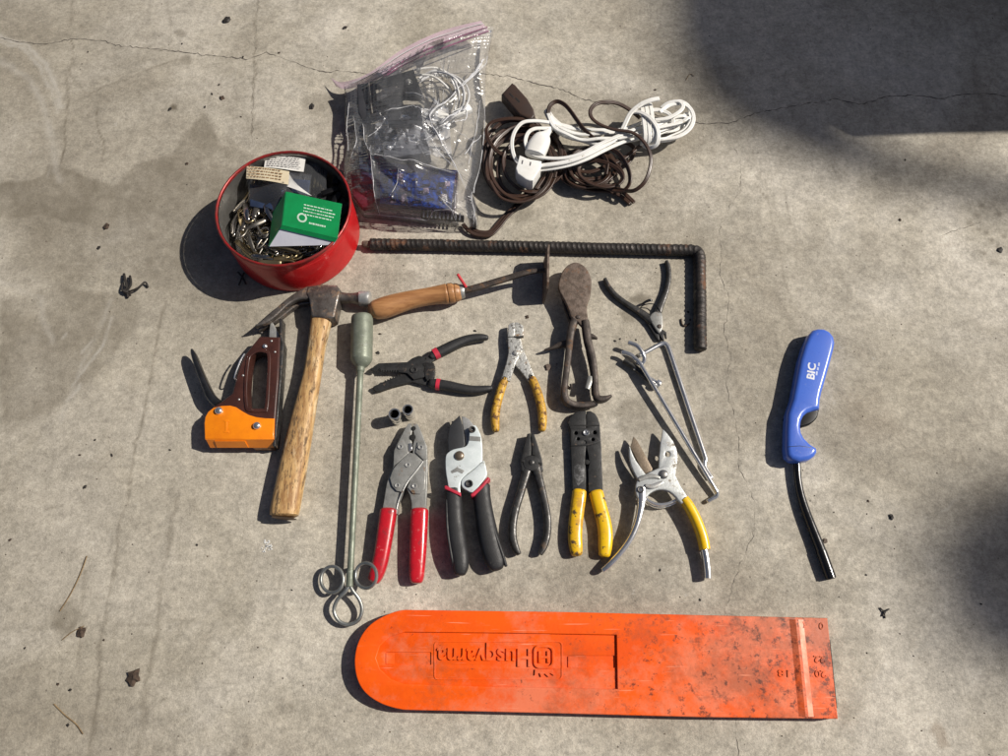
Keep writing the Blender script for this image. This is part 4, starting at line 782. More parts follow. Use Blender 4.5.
# ------------------------------------------------------------------ flat crimping tool with yellow handles
def yellow_crimper():
    t = thing("crimping_tool", "flat black crimping tool with round nose and thick yellow handles", "crimping tool", 587, 490)
    zt = .0095
    left = [(586, 411), (579, 410.9), (573.5, 413.4), (570, 417.6), (567.6, 423.4), (569.6, 425.4), (570, 433.5), (570.8, 448), (572.6, 492), (586, 493), (585.8, 470), (584.8, 463), (585.4, 452), (586, 447), (586, 424)]
    right = [(586.6, 411), (590.6, 410.9), (595, 413.6), (598, 418), (599.8, 424), (600.6, 436), (601.4, 448), (603, 494), (588.6, 494), (588, 470), (589.4, 463), (588.4, 456), (586.6, 447), (586.6, 424)]
    hl = [circ(576, 433, 1.9, 12), circ(578.2, 438.8, 1.7, 12)]; hr = [circ(594.8, 432.4, 2.0, 12), circ(593, 439.4, 1.8, 12)]
    mk("jaw_plate", slab(left, .0050, zt, .0006, hl), blacksteel, t); mk("jaw_plate", slab(right, .0046, zt - .0004, .0006, hr), blacksteel, t)
    mk("under_plate", slab([(571, 428), (600, 428), (602, 486), (573, 486)], .0028, .0045, .0004), blacksteel, t)
    mk("joint_plate", slab([(570.4, 428), (599.6, 428), (601, 441), (596, 443.4), (588, 445.6), (571, 446)], zt - .001, zt + .0012, .0005, [circ(576, 433, 1.9, 12), circ(578.2, 438.8, 1.7, 12), circ(594.8, 432.4, 2.0, 12), circ(593, 439.4, 1.8, 12), circ(584.6, 442.2, 1.7, 12)]), blacksteel, t)
    for u, v, r in ((576, 433, 1.9), (578.2, 438.8, 1.7), (594.8, 432.4, 2.0), (593, 439.4, 1.8), (584.6, 442.2, 1.7)): mk("hole_bottom", dome(u, v, .0062, r * .98, .0003), void, t)
    mk("step_groove", slab([(568.6, 424.8), (599.6, 424.8), (599.6, 426), (568.8, 426)], zt - .001, zt + .0002, .0001), void, t)
    mk("pivot", ringrivet(586, 433, zt + .001, 3.3, .0024), chrome, t)
    mk("crimp_hole", dome(587, 462, zt - .0006, 2.5, .0005), void, t)
    mk("worn_patch", slab([(574, 466), (578, 464), (584.5, 467), (584, 480), (578, 486), (574, 478)], zt - .001, zt + .00012, .00005), M("rubbed_plate", (.20, .20, .20), (.05, .05, .05), .5, .6, 160), t)
    mk("grip", ptube([(579.4, 491.4, .0085, 7.0, .0066), (579.0, 496, .0085, 7.2, .0070), (577.2, 510, .0085, 7.2, .0072), (575.6, 524, .0085, 7.2, .0072), (575, 536, .0085, 7.2, .0072), (575.8, 547, .0085, 6.8, .007), (576.8, 554, .0082, 5.6, .006)], 18, 5, 2.6, .5), yellow, t)
    mk("grip", ptube([(596, 492.4, .0085, 7.0, .0066), (597.2, 497, .0085, 7.2, .0070), (600.6, 510, .0085, 7.2, .0072), (603.8, 522, .0085, 7.3, .0072), (605.4, 534, .0085, 7.4, .0072), (605.2, 546, .0085, 7.0, .007), (604.4, 555, .0082, 5.8, .006)], 18, 5, 2.6, .5), yellow, t)
yellow_crimper()

# ------------------------------------------------------------------ bypass pruner with one yellow sleeve
def bypass_pruner():
    t = thing("bypass_pruner", "worn chrome pruner, open, one handle sleeved in yellow", "pruner", 660, 500)
    zt = .0190
    mk("stained_blade", slab([(633.6, 436.4), (636.8, 440), (640.4, 446), (652.6, 468.6), (651, 474), (644, 474), (637, 460), (630.4, 447)], .0085, .0115, .0006), bladebrown, t)
    mk("hook_jaw", slab([(629.6, 445.4), (631.6, 451), (636, 460.5), (645.4, 473.6), (648, 478), (640, 482), (636.6, 477), (631.8, 467), (629.2, 456)], .011, .0165, .0012, sm=2), cast, t)
    mk("blade", slab([(663, 428.8), (667, 433), (673.2, 441), (676.6, 449), (677.6, 457), (677, 466), (675.6, 475), (666, 478), (658.6, 470), (659.4, 455), (660.8, 442)], .0095, .0135, .0010, [circ(667.7, 454, 2.7, 14)]), cast, t)
    mk("body", slab([(636.8, 481), (641, 476.6), (647, 473.4), (657, 468.6), (666.6, 465.6), (670.8, 468.6), (675.6, 475), (681, 486), (688.6, 499), (681.5, 503.5), (676, 497), (669.5, 491.6), (663, 489.8), (656.6, 490.2), (650, 493.6), (646, 498), (637.6, 498), (635.6, 489)], .0125, zt, .0016, sm=2, res=3), cast, t)
    mk("link", ptube([(645.5, 485.5, zt + .001, 1.8, .0014), (651, 486.8, zt + .0012, 2.4, .0014), (657.5, 484.6, zt + .0012, 2.4, .0014), (663, 482, zt + .001, 1.6, .0012)], 12, 4, 3, .4), steel, t)
    mk("upper_link", ptube([(639, 480, zt + .0006, 2.0, .0014), (647, 476.4, zt + .001, 2.6, .0014), (655, 476.4, zt + .001, 2.2, .0014), (660, 478, zt + .0006, 1.4, .001)], 12, 4, 3, .4), greysteel, t)
    mk("pivot_bolt", dome(663.5, 474.4, zt, 4.7, .003), M("worn_bolt", (.33, .32, .30), (.22, .21, .20), .4, .8), t); mk("bolt", ringrivet(640.6, 489.7, zt, 3.5, .002), darksteel, t)
    mk("handle", ptube([(641, 488, .0140, 5.4, .006), (641.4, 499, .0140, 4.4, .006), (640, 511, .0138, 3.6, .0065), (636, 526, .0130, 3.3, .007), (629, 541, .0120, 3.2, .007), (619, 554.5, .0110, 3.1, .007), (609, 565, .0100, 3.1, .0065), (602.6, 570.6, .009, 2.6, .005)], 16, 5, 3, .3), chrome, t)
    mk("handle", ptube([(684, 498, .0135, 3.8, .006), (695, 518, .0125, 3.6, .006), (704, 550, .0105, 3.5, .006), (707, 569, .0095, 3.5, .006), (707.6, 578.5, .009, 3.4, .0055)], 16, 5, 2.8, .3), chrome, t)
    mk("grip_sleeve", ptube([(683.6, 499, .0135, 4.8, .0075), (688, 505, .0132, 5.2, .0078), (694.6, 517, .0126, 5.3, .0078), (699.6, 529, .0118, 5.3, .0078), (703, 540, .011, 5.3, .0078), (704.8, 549.5, .0105, 5.2, .0076)], 18, 5, 2.6, .15), yellow2, t)
    mk("spring", cat_geo(ptube([(645, 497.4, .010, 1.6, .003), (649, 501.4, .010, 1.8, .003), (657, 504.6, .010, 2.0, .003), (667, 504, .010, 1.9, .003), (675, 500.6, .010, 1.7, .003), (679.6, 497, .010, 1.5, .003)], 12, 5, 3, .3),
        ptube([(646, 501, .006, 1.2, .003), (652, 505.6, .006, 1.4, .003), (660, 507.2, .006, 1.4, .003), (670, 505.4, .006, 1.3, .003), (677, 501.6, .006, 1.2, .003)], 12, 5, 3, .3)), chrome, t)
bypass_pruner()

# ------------------------------------------------------------------ blue utility lighter
def lighter():
    t = thing("utility_lighter", "blue long-reach lighter with bent black wand, apart from the tools at right", "lighter", 810, 440)
    zt = .0235
    out = [(819, 327.7), (825, 328), (830.5, 330.8), (834.6, 336), (835.8, 342), (834.6, 349), (830.6, 364), (826.4, 379), (822.6, 392), (821, 400), (820.4, 408.5), (815, 409.6), (808.6, 411.6), (804.6, 415), (802.2, 420), (801.4, 426), (802.2, 432), (805, 437.4), (811, 443.4), (817.6, 447.6), (818, 451.4), (815.5, 455.6), (810.5, 459), (801, 461.2), (792.5, 459.6), (787.8, 455.6), (786.6, 448), (786.8, 430), (788, 412.6), (793, 398), (796.8, 378), (800.4, 359), (805, 344), (809.6, 333.6), (813.6, 329.2)]
    b = mk("body", slab(out, .0015, zt, .0062, res=5), blue_plastic, t)
    mk("nose_seam", slab([(788.6, 446.4), (800, 445.6), (812, 447.4), (812, 447.9), (800, 446.2), (788.6, 447)], zt - .0012, zt + .00008, .00003), navy, b)
    mk("trigger", slab([(818.6, 407), (818.4, 414), (816.5, 418.6), (811.5, 423.4), (805, 425.6), (799, 426), (798, 414), (806, 408)], .0065, .0170, .002, sm=2), black_matte, t)
    mk("wand", ptube([(796.8, 453, .0080, 3.5), (797.0, 462, .0076, 3.5), (797.8, 478, .0068, 3.6), (800.6, 494, .0064, 3.9), (805.4, 510, .0062, 4.3), (811.8, 527, .0062, 4.6), (818.6, 544, .0064, 4.8), (821.6, 552, .0068, 4.9)], 18, 5, 2, 0), black_gloss, t)
    mk("wand_tip", ptube([(821.2, 551, .0068, 5.3), (823, 556, .0068, 5.3), (830.4, 576.4, .0068, 5.3), (830.9, 577.8, .0068, 5.0)], 18, 2, 2, .05), black_gloss, t)
    c = P(831.2, 578.6, .0068); d = (P(830.9, 577.8, .0068) - P(823, 556, .0068)).normalized()
    mk("wand_mouth", lathe(c - d * .0002, [(.0045, 0), (.0044, .0008), (.001, .0009)], 16, d), void, t)
    mk("side_clip", ptube([(797.5, 380, .009, 1.0, .003), (801, 362, .010, 1.3, .003), (805.5, 345, .010, 1.0, .003)], 10, 4, 3), black_matte, t)
    mk("logo", text_geo("BIC", 811.2, 371, zt, 17.5, 7.4, math.radians(76), .00008, .03), white_print, b)
    for k, (a, w) in enumerate(((0, 5), (5.4, 3.6), (9.6, 4.4))):       # the small second line is too fine to read
        s = math.radians(76); u = 817.8 + (a - 7) * math.cos(s); v = 369 - (a - 7) * math.sin(s)
        cc = P(u + w * .5 * math.cos(s), v - w * .5 * math.sin(s), zt); k_ = mpp(u, v, zt)
        mk("fine_print", obox((cc.x, cc.y, zt + .00004), w * .85 * k_, 1.6 * k_, .0001, s), blue_print, b, smooth=False)
lighter()
# ------------------------------------------------------------------ red tin and what is in it
TH = .074; TC = P(283.2, 206.4, TH); TC.z = 0; TR = 68.0 * mpp(283.2, 206.4, TH)
def tin():
    t = thing("round_tin", "round red open tin full of small hardware", "tin", 300, 230); t.location = TC; WL[t] = TC.copy()
    mk("wall", lathe(TC, [(TR * .965, .0008), (TR * .985, .002), (TR * .99, .006), (TR * .985, .0075), (TR * .985, TH - .0165), (TR * .978, TH - .0155), (TR * .972, TH - .0145), (TR * .972, TH - .004)], 72, caps=False), tin_red, t)
    R = TR * .982; mk("rolled_rim", tube_geo([(TC.x + R * math.cos(2 * math.pi * i / 48), TC.y + R * math.sin(2 * math.pi * i / 48), TH - .0018, .0019, .0022) for i in range(48)], 12, 1, 2, 0, True), tin_rim, t)
    mk("lining", lathe(TC, [(TR * .955, TH - .003), (TR * .955, .004), (TR * .94, .003), (.001, .003)], 72, caps=False), tin_in, t)
tin()
def clips():
    r = random.Random(12); base = []
    def wire(pts, w): return tube_geo([(x, y, z, w, w) for x, y, z in pts], 8, 4, 2, .5, transport=True)
    A = cat_geo(wire([(.0, .004, 0), (.012, .0045, .001), (.022, .004, .002), (.027, .0, .003), (.022, -.004, .002), (.012, -.0045, .001), (.0, -.004, 0), (-.006, 0, .0)], .0011),
                tube_geo([(-.016, 0, 0, .0028, .0005), (-.004, 0, .001, .0034, .0005), (.010, 0, .003, .0030, .0005)], 8, 3, 4, .3))
    B = cat_geo(tube_geo([(-.018, 0, 0, .0022, .0006), (0, 0, .002, .0030, .0006), (.016, 0, .001, .0018, .0006)], 8, 4, 4, .4), tube_geo([(-.018, .001, .001, .0022, .0006), (0, .0015, .006, .0028, .0006), (.014, .001, .004, .0018, .0006)], 8, 4, 4, .4))
    Cg = wire([(-.014, 0, 0), (-.002, .001, .001), (.008, .002, .002), (.013, .006, .003), (.010, .011, .003), (.004, .010, .002), (.003, .005, .001)], .0013)
    mats = [M("clip_nickel", (.55, .53, .49), (.34, .32, .29), .25, 1.0, 120), M("clip_dull", (.30, .28, .25), (.16, .15, .13), .4, .9, 120), M("clip_brass", (.42, .34, .20), (.28, .22, .13), .35, .9, 120)]
    k = 0; meshes = []
    for g in (A, B, Cg):
        for m in mats:
            me = bpy.data.meshes.new("metal_clip"); me.from_pydata(g[0], [], g[1]); me.update(); me.shade_smooth(); me.materials.append(m); meshes.append(me)
    spots = []
    for layer, (zz, n, R) in enumerate(((.024, 34, .66), (.026, 20, .66), (.033, 90, .80), (.043, 90, .80), (.050, 40, .74))):
        for i in range(n):
            a = r.uniform(0, 6.283); q = math.sqrt(r.random()) * R * TR; x, y = q * math.cos(a), q * math.sin(a)
            if layer >= 2 and (x > .018 or y > .045): continue
            spots.append((TC.x + x, TC.y + y, zz + r.uniform(-.004, .004), a + 1.57 + r.uniform(-.35, .35) if q > .48 * TR else r.uniform(0, 6.28)))
    for x, y, z, rz in spots:
        o = bpy.data.objects.new("metal_clip", r.choice(meshes)); C.objects.link(o); o.location = (x, y, z)
        o.rotation_euler = (r.gauss(0, .3), r.gauss(0, .22), rz); s = r.uniform(.95, 1.3); o.scale = (s, s, s)
        tag(o, "small loose metal clip in the jumbled pile inside the red tin", "clip", "metal clips piled in the red tin")
clips()
def print_lines(q, rows, z, seed, mat, parent, fill=.85, name="print"):
    """rows of fine unreadable print on a quad label (corners tl, tr, br, bl)"""
    r = random.Random(seed); tl, tr, br, bl = q; gs = []
    n = (tr - tl).cross(bl - tl).normalized(); n = n if n.z > 0 else -n
    for i in range(rows):
        f0 = (i + .35) / (rows + .3); f1 = f0 + .30 / rows; x = .06
        while x < fill:
            w = r.uniform(.02, .09)
            p = lambda a, b: tl + (tr - tl) * a + (bl - tl) * b + n * .0002
            c = [p(x, f0), p(min(x + w, .95), f0), p(min(x + w, .95), f1), p(x, f1)]; gs.append(([tuple(v) for v in c], [(0, 1, 2, 3)])); x += w + .02
    return mk(name, cat_geo(*gs), mat, parent, smooth=False)
def sheet(q, nu, nv, hfun, th=None):
    tl, tr, br, bl = q; V, Fc = [], []
    for j in range(nv + 1):
        for i in range(nu + 1):
            a, b = i / nu, j / nv; p = tl * (1 - a) * (1 - b) + tr * a * (1 - b) + br * a * b + bl * (1 - a) * b; V.append((p.x, p.y, p.z + hfun(a, b)))
    w = nu + 1
    for j in range(nv):
        for i in range(nu): Fc.append((j * w + i, j * w + i + 1, (j + 1) * w + i + 1, (j + 1) * w + i))
    return V, Fc
def tin_contents():
    # green box, tipped
    t = thing("carton", "small green carton with white print lying tipped on top in the red tin", "carton", 305, 222)
    a, b, c, d = P(286.4, 191.8, .078), P(342, 204, .079), P(337.6, 238.5, .077), P(282.4, 225.4, .076); e = P(269.3, 246.5, .057); dn = e - d
    sh = .6; A, B, Cc, D = a + dn * sh, b + dn * sh, c + dn, d + dn
    A = a + dn; B = b + dn * .3; Cc = c + dn * .3
    mk("box", hexa([A, B, Cc, D, a, b, c, d]), M("pale_card", (.74, .75, .82), (.66, .67, .76), .6), t, smooth=False)
    n = (b - a).cross(d - a).normalized(); n = n if n.z > 0 else -n
    k = .0006; ins = lambda p: p + n * k
    lid = mk("lid", hexa([p + n * .0001 - dn.normalized() * 0 for p in (a, b, c, d)] + [ins(p) for p in (a, b, c, d)]), green_card, t, smooth=False)
    w1 = (d - a).normalized() * .0006
    f1 = (c - d).normalized() * .0006
    mk("green_side", hexa([a - f1, d - f1, D - f1, A - f1, a - f1 * 2, d - f1 * 2, D - f1 * 2, A - f1 * 2]), green_card, t, smooth=False)
    fr = dn.cross(c - d).normalized() * .0006; fr = fr if fr.y < 0 else -fr
    mk("green_side", hexa([d + fr, c + fr, c + fr + dn * .16, d + fr + dn * .16, d + fr * 2, c + fr * 2, c + fr * 2 + dn * .16, d + fr * 2 + dn * .16]), green_card, t, smooth=False)
    lab = [ins(a + (b - a) * x + (d - a) * y) for x, y in ((.30, .22), (.95, .22), (.95, .62), (.30, .62))]
    print_lines(lab, 4, 0, 5, M("lid_print", (.62, .78, .66), None, .5), lid)
    ring = []
    for q in range(24):
        an = 2 * math.pi * q / 24
        for rr in (.010, .0065): ring.append(tuple(ins(a + (b - a) * .33 + (d - a) * .66) + n * .0002 + (b - a).normalized() * rr * .7 * math.cos(an) + (d - a).normalized() * rr * .7 * math.sin(an)))
    mk("emblem", (ring, [(2 * q, 2 * q + 1, (2 * q + 3) % 48, (2 * q + 2) % 48) for q in range(24)]), MATS["lid_print"], lid, smooth=False)
    print_lines([ins(a + (b - a) * x + (d - a) * y) for x, y in ((.44, .70), (.80, .70), (.80, .86), (.44, .86))], 1, 0, 9, MATS["lid_print"], lid)
    # small card under the box
    o = mk("green_card", slab([(262, 246), (290, 250), (288, 262), (264, 258)], .040, .0408, .0002), green_card, None, P(276, 254, .04)); tag(o, "flat green card low in the red tin, in front of the carton", "card")
    # rear packet with white label
    t = thing("packet", "clear packet with a white printed label at the back of the red tin", "packet", 290, 180)
    q = [P(265, 154, .056), P(328, 160, .056), P(326, 200, .050), P(256, 192, .050)]
    wob = lambda a, b: .004 * math.sin(a * 9 + b * 4) * math.sin(b * 7 + 1) + .008 * math.sin(math.pi * a) * math.sin(math.pi * b)
    mk("film", sheet(q, 24, 16, wob), packfilm, t)
    lq = [P(266, 155, .066), P(305.5, 157.6, .067), P(303.5, 171.4, .066), P(264, 167.2, .066)]
    lb = mk("label", sheet(lq, 6, 3, lambda a, b: .001 * math.sin(a * 5)), paper, t); print_lines([p + Vector((0, 0, .0012)) for p in lq], 6, 0, 3, ink, lb)
    for i in range(7):
        x = 306 + i * 3.4; mk("strip", ptube([(x, 162 + i, .050, 1.2, .0008), (x - 3, 192, .046, 1.2, .0008)], 6, 2, 4, .2), M("olive_strip", (.10, .085, .05), (.05, .04, .03), .4, .4) if "olive_strip" not in MATS else MATS["olive_strip"], t)
    # front packet with cream label
    t = thing("packet", "clear packet holding dark blue pieces with a cream label, behind the green carton", "packet", 270, 200)
    q = [P(246, 165, .067), P(312, 175, .068), P(306, 214, .066), P(250, 212, .050)]
    wob2 = lambda a, b: .005 * math.sin(a * 7 + b * 6 + 1) * math.sin(b * 5) + .009 * math.sin(math.pi * a) * math.sin(math.pi * b)
    mk("film", sheet(q, 26, 20, wob2), packfilm, t)
    for s_, o_ in enumerate(([(250, 184), (284, 190), (262, 208), (250, 206)], [(264, 206), (285, 192), (300, 196), (284, 215)], [(288, 178), (310, 180), (308, 195), (292, 192)])):
        mk("blue_piece", slab(o_, .052 + .004 * s_, .057 + .003 * s_, .0008), navy, t)
    lq = [P(246.8, 166, .071), P(289.4, 171.4, .078), P(288.4, 184.6, .077), P(246.2, 178.4, .069)]
    lb = mk("label", sheet(lq, 8, 3, lambda a, b: .002 * math.sin(math.pi * a)), cream, t); print_lines([p + Vector((0, 0, .0026)) for p in lq], 4, 0, 13, inkbrown, lb, .8)
    mk("label_tail", sheet([P(288.4, 173, .077), P(296, 184, .077), P(312, 196, .074), P(286, 186, .075)], 4, 3, lambda a, b: .001 * math.sin(3 * a)), paper, t)
    # dark plastic pieces wedged by the right wall
    for k, (u, v, an) in enumerate(((343, 214, .9), (330, 192, .4), (336, 200, 1.1), (338, 178, 1.3))):
        o = mk("plastic_peg", obox(P(u, v, .052), .024, .008, .008, an, .0012), black_matte, None, P(u, v, .05)); tag(o, "dark plastic peg between the carton and the right wall of the red tin", "peg", "dark pegs in the red tin")
tin_contents()

# ------------------------------------------------------------------ zip bag of electronics
def zip_bag():
    t = thing("zip_bag", "clear plastic zip bag with purple seal holding electronics", "bag", 415, 140)
    Lp = [(345, 90), (346, 104), (344.5, 122), (346.5, 148), (344, 166), (346, 185), (356, 203), (363.5, 212)]
    Rp = [(493.5, 40), (485.5, 77), (485, 122), (480.5, 164), (474, 188), (476, 205), (478, 218), (476.5, 224.5)]
    top = [(345, 90), (372, 82), (400, 67.5), (432, 50), (462, 39), (493.5, 32)]
    NU, NV = 170, 190; Lc = crom(Lp, 20); Rc = crom(Rp, 20); Tc = crom(top, 20)
    pick = lambda c, f: c[min(int(f * (len(c) - 1)), len(c) - 1)]
    zs = .018
    r = np.random.default_rng(5)
    folds = [([(494, 45), (470, 72), (448, 96), (430, 115), (441, 140), (452, 160), (466, 186)], .007, .0035), ([(441, 125), (460, 105), (468, 102)], .004, .003), ([(483, 122), (468, 145), (464, 150)], .004, .003),
             ([(362, 120), (366, 145), (372, 160)], .005, .004), ([(352, 110), (356, 140), (350, 160)], .004, .004), ([(385, 110), (410, 104), (422, 108)], .0035, .004), ([(425, 130), (440, 152), (455, 168)], .004, .003),
             ([(376, 162), (400, 165), (430, 168), (458, 172)], .006, .004), ([(468, 160), (476, 120), (480, 90)], .005, .005), ([(440, 60), (452, 80), (470, 85)], .004, .003), ([(376, 205), (420, 208), (450, 210)], .004, .004), ([(470, 190), (474, 205), (470, 220)], .005, .004), ([(372, 150), (374, 180), (376, 205)], .005, .004)]
    for k in range(26):
        u, v = r.uniform(352, 480), r.uniform(85, 215); a = r.uniform(0, 3.14); l = r.uniform(8, 26)
        folds.append(([(u, v), (u + l * math.cos(a), v + l * math.sin(a))], r.uniform(.001, .0028), r.uniform(.002, .004)))
    X = np.zeros((NV + 1, NU + 1)); Y = np.zeros_like(X)
    for j in range(NV + 1):
        for i in range(NU + 1):
            a, b = i / NU, j / NV; l = pick(Lc, b); q = pick(Rc, b); tp = pick(Tc, a)
            u = l[0] * (1 - a) + q[0] * a; v = l[1] * (1 - a) + q[1] * a
            v0 = Lc[0][1] * (1 - a) + Rc[0][1] * a; u0 = Lc[0][0] * (1 - a) + Rc[0][0] * a; g = (1 - b) ** 3
            u += (tp[0] - u0) * g; v += (tp[1] - v0) * g
            p = P(u, v, zs); X[j, i] = p.x; Y[j, i] = p.y
    a = np.linspace(0, 1, NU + 1)[None, :]; b = np.linspace(0, 1, NV + 1)[:, None]
    bul = np.clip(np.sin(np.pi * a), 0, 1) ** .45 * np.clip((.25 + 1.6 * b) * np.clip((1.0 - b) / .10, 0, 1) ** .5, 0, 1)
    Z = .014 + .046 * bul * (.85 + .15 * np.cos(3 * a)) + .014 * np.clip((.28 - b) / .28, 0, 1)
    Z += .0015 * vnoise(X, Y, 90, 41)
    def facets(n, m, amp, seed):          # crumpled film: flat facets meeting at creases
        q = np.random.default_rng(seed).normal(0, amp, (m + 3, n + 3)); wa = np.clip(a + .045 * vnoise(X, Y, 40, seed), 0, 1) * n; wb = np.clip(b + .045 * vnoise(X, Y, 40, seed + 1), 0, 1) * m
        i0 = np.floor(wa).astype(int); j0 = np.floor(wb).astype(int); fa, fb = wa - i0, wb - j0
        h00, h10, h01, h11 = q[j0, i0], q[j0, i0 + 1], q[j0 + 1, i0], q[j0 + 1, i0 + 1]
        flip = ((i0 * 7 + j0 * 13) % 3) == 0
        t1 = np.where(fa + fb < 1, h00 + fa * (h10 - h00) + fb * (h01 - h00), h11 + (1 - fa) * (h01 - h11) + (1 - fb) * (h10 - h11))
        t2 = np.where(fa > fb, h00 + fa * (h10 - h00) + fb * (h11 - h10), h00 + fb * (h01 - h00) + fa * (h11 - h01))
        return np.where(flip, t1, t2)
    Z += (facets(7, 9, .0048, 61) + facets(15, 18, .0009, 71)) * np.clip(bul * 1.6, 0, 1)
    for pl, h, w in folds:
        d = seg_dist(X, Y, [tuple(P(u, v, .05)[:2]) for u, v in pl]); Z += h * np.exp(-np.abs(d) / w * 1.2) * np.clip(bul * 2, 0, 1)
    V = [(X[j, i], Y[j, i], max(Z[j, i], .003)) for j in range(NV + 1) for i in range(NU + 1)]; w = NU + 1
    Fc = [(j * w + i, j * w + i + 1, (j + 1) * w + i + 1, (j + 1) * w + i) for j in range(NV) for i in range(NU)]
    n = len(V); V += [(X[j, i], Y[j, i], max(.0025, .8 * (Z[0, i] - .003)) * (1 - min(1, j / 43)) + .0025) for j in range(NV + 1) for i in range(NU + 1)]
    Fc += [(n + (j + 1) * w + i, n + (j + 1) * w + i + 1, n + j * w + i + 1, n + j * w + i) for j in range(NV) for i in range(NU)]
    # the film's open edges left, right and bottom are sealed
    for j in range(NV): Fc += [(j * w, (j + 1) * w, n + (j + 1) * w, n + j * w), (j * w + NU, n + j * w + NU, n + (j + 1) * w + NU, (j + 1) * w + NU)]
    for i in range(NU): Fc.append((NV * w + i, NV * w + i + 1, n + NV * w + i + 1, n + NV * w + i))
    mk("film", (V, Fc), bagfilm, t, ang=180)
    def pleat(pl, wd, seed):
        rr = random.Random(seed); pts = []; fine = crom([tuple(q) for q in pl], 6)
        for q, (u, v) in enumerate(fine):
            p = P(u, v, .045); k = np.argmin((X - p.x) ** 2 + (Y - p.y) ** 2); zz = Z.ravel()[k]
            f = math.sin(math.pi * min(1, (q + .6) / len(fine))) ** .5; h = wd * f * rr.uniform(.5, 1.3)
            pts.append((X.ravel()[k], Y.ravel()[k], zz + .0006, max(h, .0002), max(h * 1.3, .0002)))
        keep = [pts[0]] + [b for a_, b in zip(pts[:-1], pts[1:]) if (Vector(a_[:3]) - Vector(b[:3])).length > .002]
        if len(keep) > 3: mk("pleat", tube_geo(keep, 6, 2, 2, .3, transport=True), pleatfilm, t)
    for q, (pl, h, wd) in enumerate(folds[:26]): pleat(pl, (.0012, .0009, .0009, .0007, .0005, .0005, .0007, .0006, .0006, .0005, .0005, .0006, .0006)[q] if q < 13 else .0004, q)
    pleat([(484, 50), (476, 62), (462, 78)], .0018, 91); pleat([(441, 122), (452, 112), (466, 104), (464, 114), (452, 120)], .0009, 92); pleat([(347, 95), (344.6, 120), (347, 148)], .0006, 93); pleat([(484, 78), (484, 120), (479, 164), (471, 188), (477, 216)], .0006, 94)
    # zip band above
    lowr = crom([(335.7, 86.4, .012), (348, 89, .020), (372, 82, .027), (400, 66, .029), (432, 49, .029), (462, 38, .027), (489, 31, .025)], 10)
    uppr = crom([(331, 78, .012), (343, 82, .020), (369, 73, .030), (400, 50.7, .034), (432, 34.6, .034), (458, 26, .032), (481, 20.8, .030)], 10)
    V, Fc = [], []; K = 8
    for i in range(len(lowr)):
        for k in range(K + 1):
            f = k / K; q = [x * (1 - f) + y * f for x, y in zip(lowr[i], uppr[i])]; p = P(q[0], q[1], q[2] + .0012 * math.sin(i * .35 + f * 2)); V.append(tuple(p))
    for i in range(len(lowr) - 1):
        for k in range(K): Fc.append((i * (K + 1) + k, (i + 1) * (K + 1) + k, (i + 1) * (K + 1) + k + 1, i * (K + 1) + k + 1))
    z = mk("zip_band", (V, Fc), zipfilm, t, ang=180)
    mk("zip_track", ptube([(372, 80, .030, .75), (384, 74.6, .031, .8), (397, 65, .032, .8), (409, 58.6, .032, .8), (425, 50.4, .032, .8), (448, 41, .031, .8), (470, 33, .030, .8), (487, 27.2, .029, .75)], 8, 4), zip_purple, z)
    mk("zip_track", ptube([(376, 82, .029, .7), (400, 67, .031, .8), (414, 60.2, .031, .8), (432, 52.2, .031, .8), (455, 43.6, .030, .8), (475, 36, .029, .8), (488.6, 31.2, .028, .75)], 8, 4), zip_purple, z)
    mk("zip_ridge", ptube([(350, 84, .024, .4), (372, 74.5, .032, .4), (400, 55, .035, .4), (432, 39, .035, .4), (460, 29.6, .033, .4), (483, 23.4, .031, .4)], 6, 4), grey_wire, z)
    q = [P(376, 112, .030), P(448, 104, .030), P(452, 158, .024), P(374, 152, .024)]; fr = np.random.default_rng(3).normal(0, 1, (14, 14))
    def crump(a_, b_):
        x, y = a_ * 11, b_ * 10; i, j = int(x), int(y); fa, fb = x - i, y - j
        return .0045 * (fr[j, i] * (1 - fa) * (1 - fb) + fr[j, i + 1] * fa * (1 - fb) + fr[j + 1, i] * (1 - fa) * fb + fr[j + 1, i + 1] * fa * fb) + .008 * math.sin(math.pi * a_) * math.sin(math.pi * b_)
    w_ = thing("plastic_sleeve", "crumpled milky plastic sleeve in the middle of the zip bag", "sleeve", 420, 140); mk("film", sheet(q, 66, 60, crump), innerfilm, w_, ang=180)
    # contents
    t = thing("power_bracket", "black plastic bracket with an angled opening inside the zip bag", "bracket", 400, 95)
    mk("frame", slab([(369.5, 82), (413.6, 69), (416, 77), (423, 95), (421, 99), (404, 98), (390, 104.6), (372.6, 111), (371, 96)], .027, .033, .001, [[(375.2, 87.6), (396, 83.6), (399, 86.6), (391.6, 94.6), (377, 100.8)]]), black_matte, t)
    mk("knob", dome(408.5, 82.5, .033, 3.6, .004), greysteel, t)
    mk("side_wall", slab([(357, 84), (368, 82), (371, 112), (366, 128), (358, 112)], .018, .034, .002), M("smoke_plastic", (.045, .045, .05), None, .4), t)
    t = thing("power_adapter", "dark rectangular power adapter in the middle of the zip bag", "adapter", 405, 125)
    mk("case", slab(rrect(388, 104, 422, 126, 2), .008, .037, .002), M("adapter_plastic", (.022, .023, .027), None, .45), t)
    mk("block", slab([(378, 128), (424, 124), (430, 152), (384, 158)], .004, .030, .002), M("clear_grey_case", (.11, .115, .13), (.08, .085, .10), .25), t)
    o = thing("data_cable", "coil of thin white cable showing through the right side of the zip bag", "cable", 455, 100)
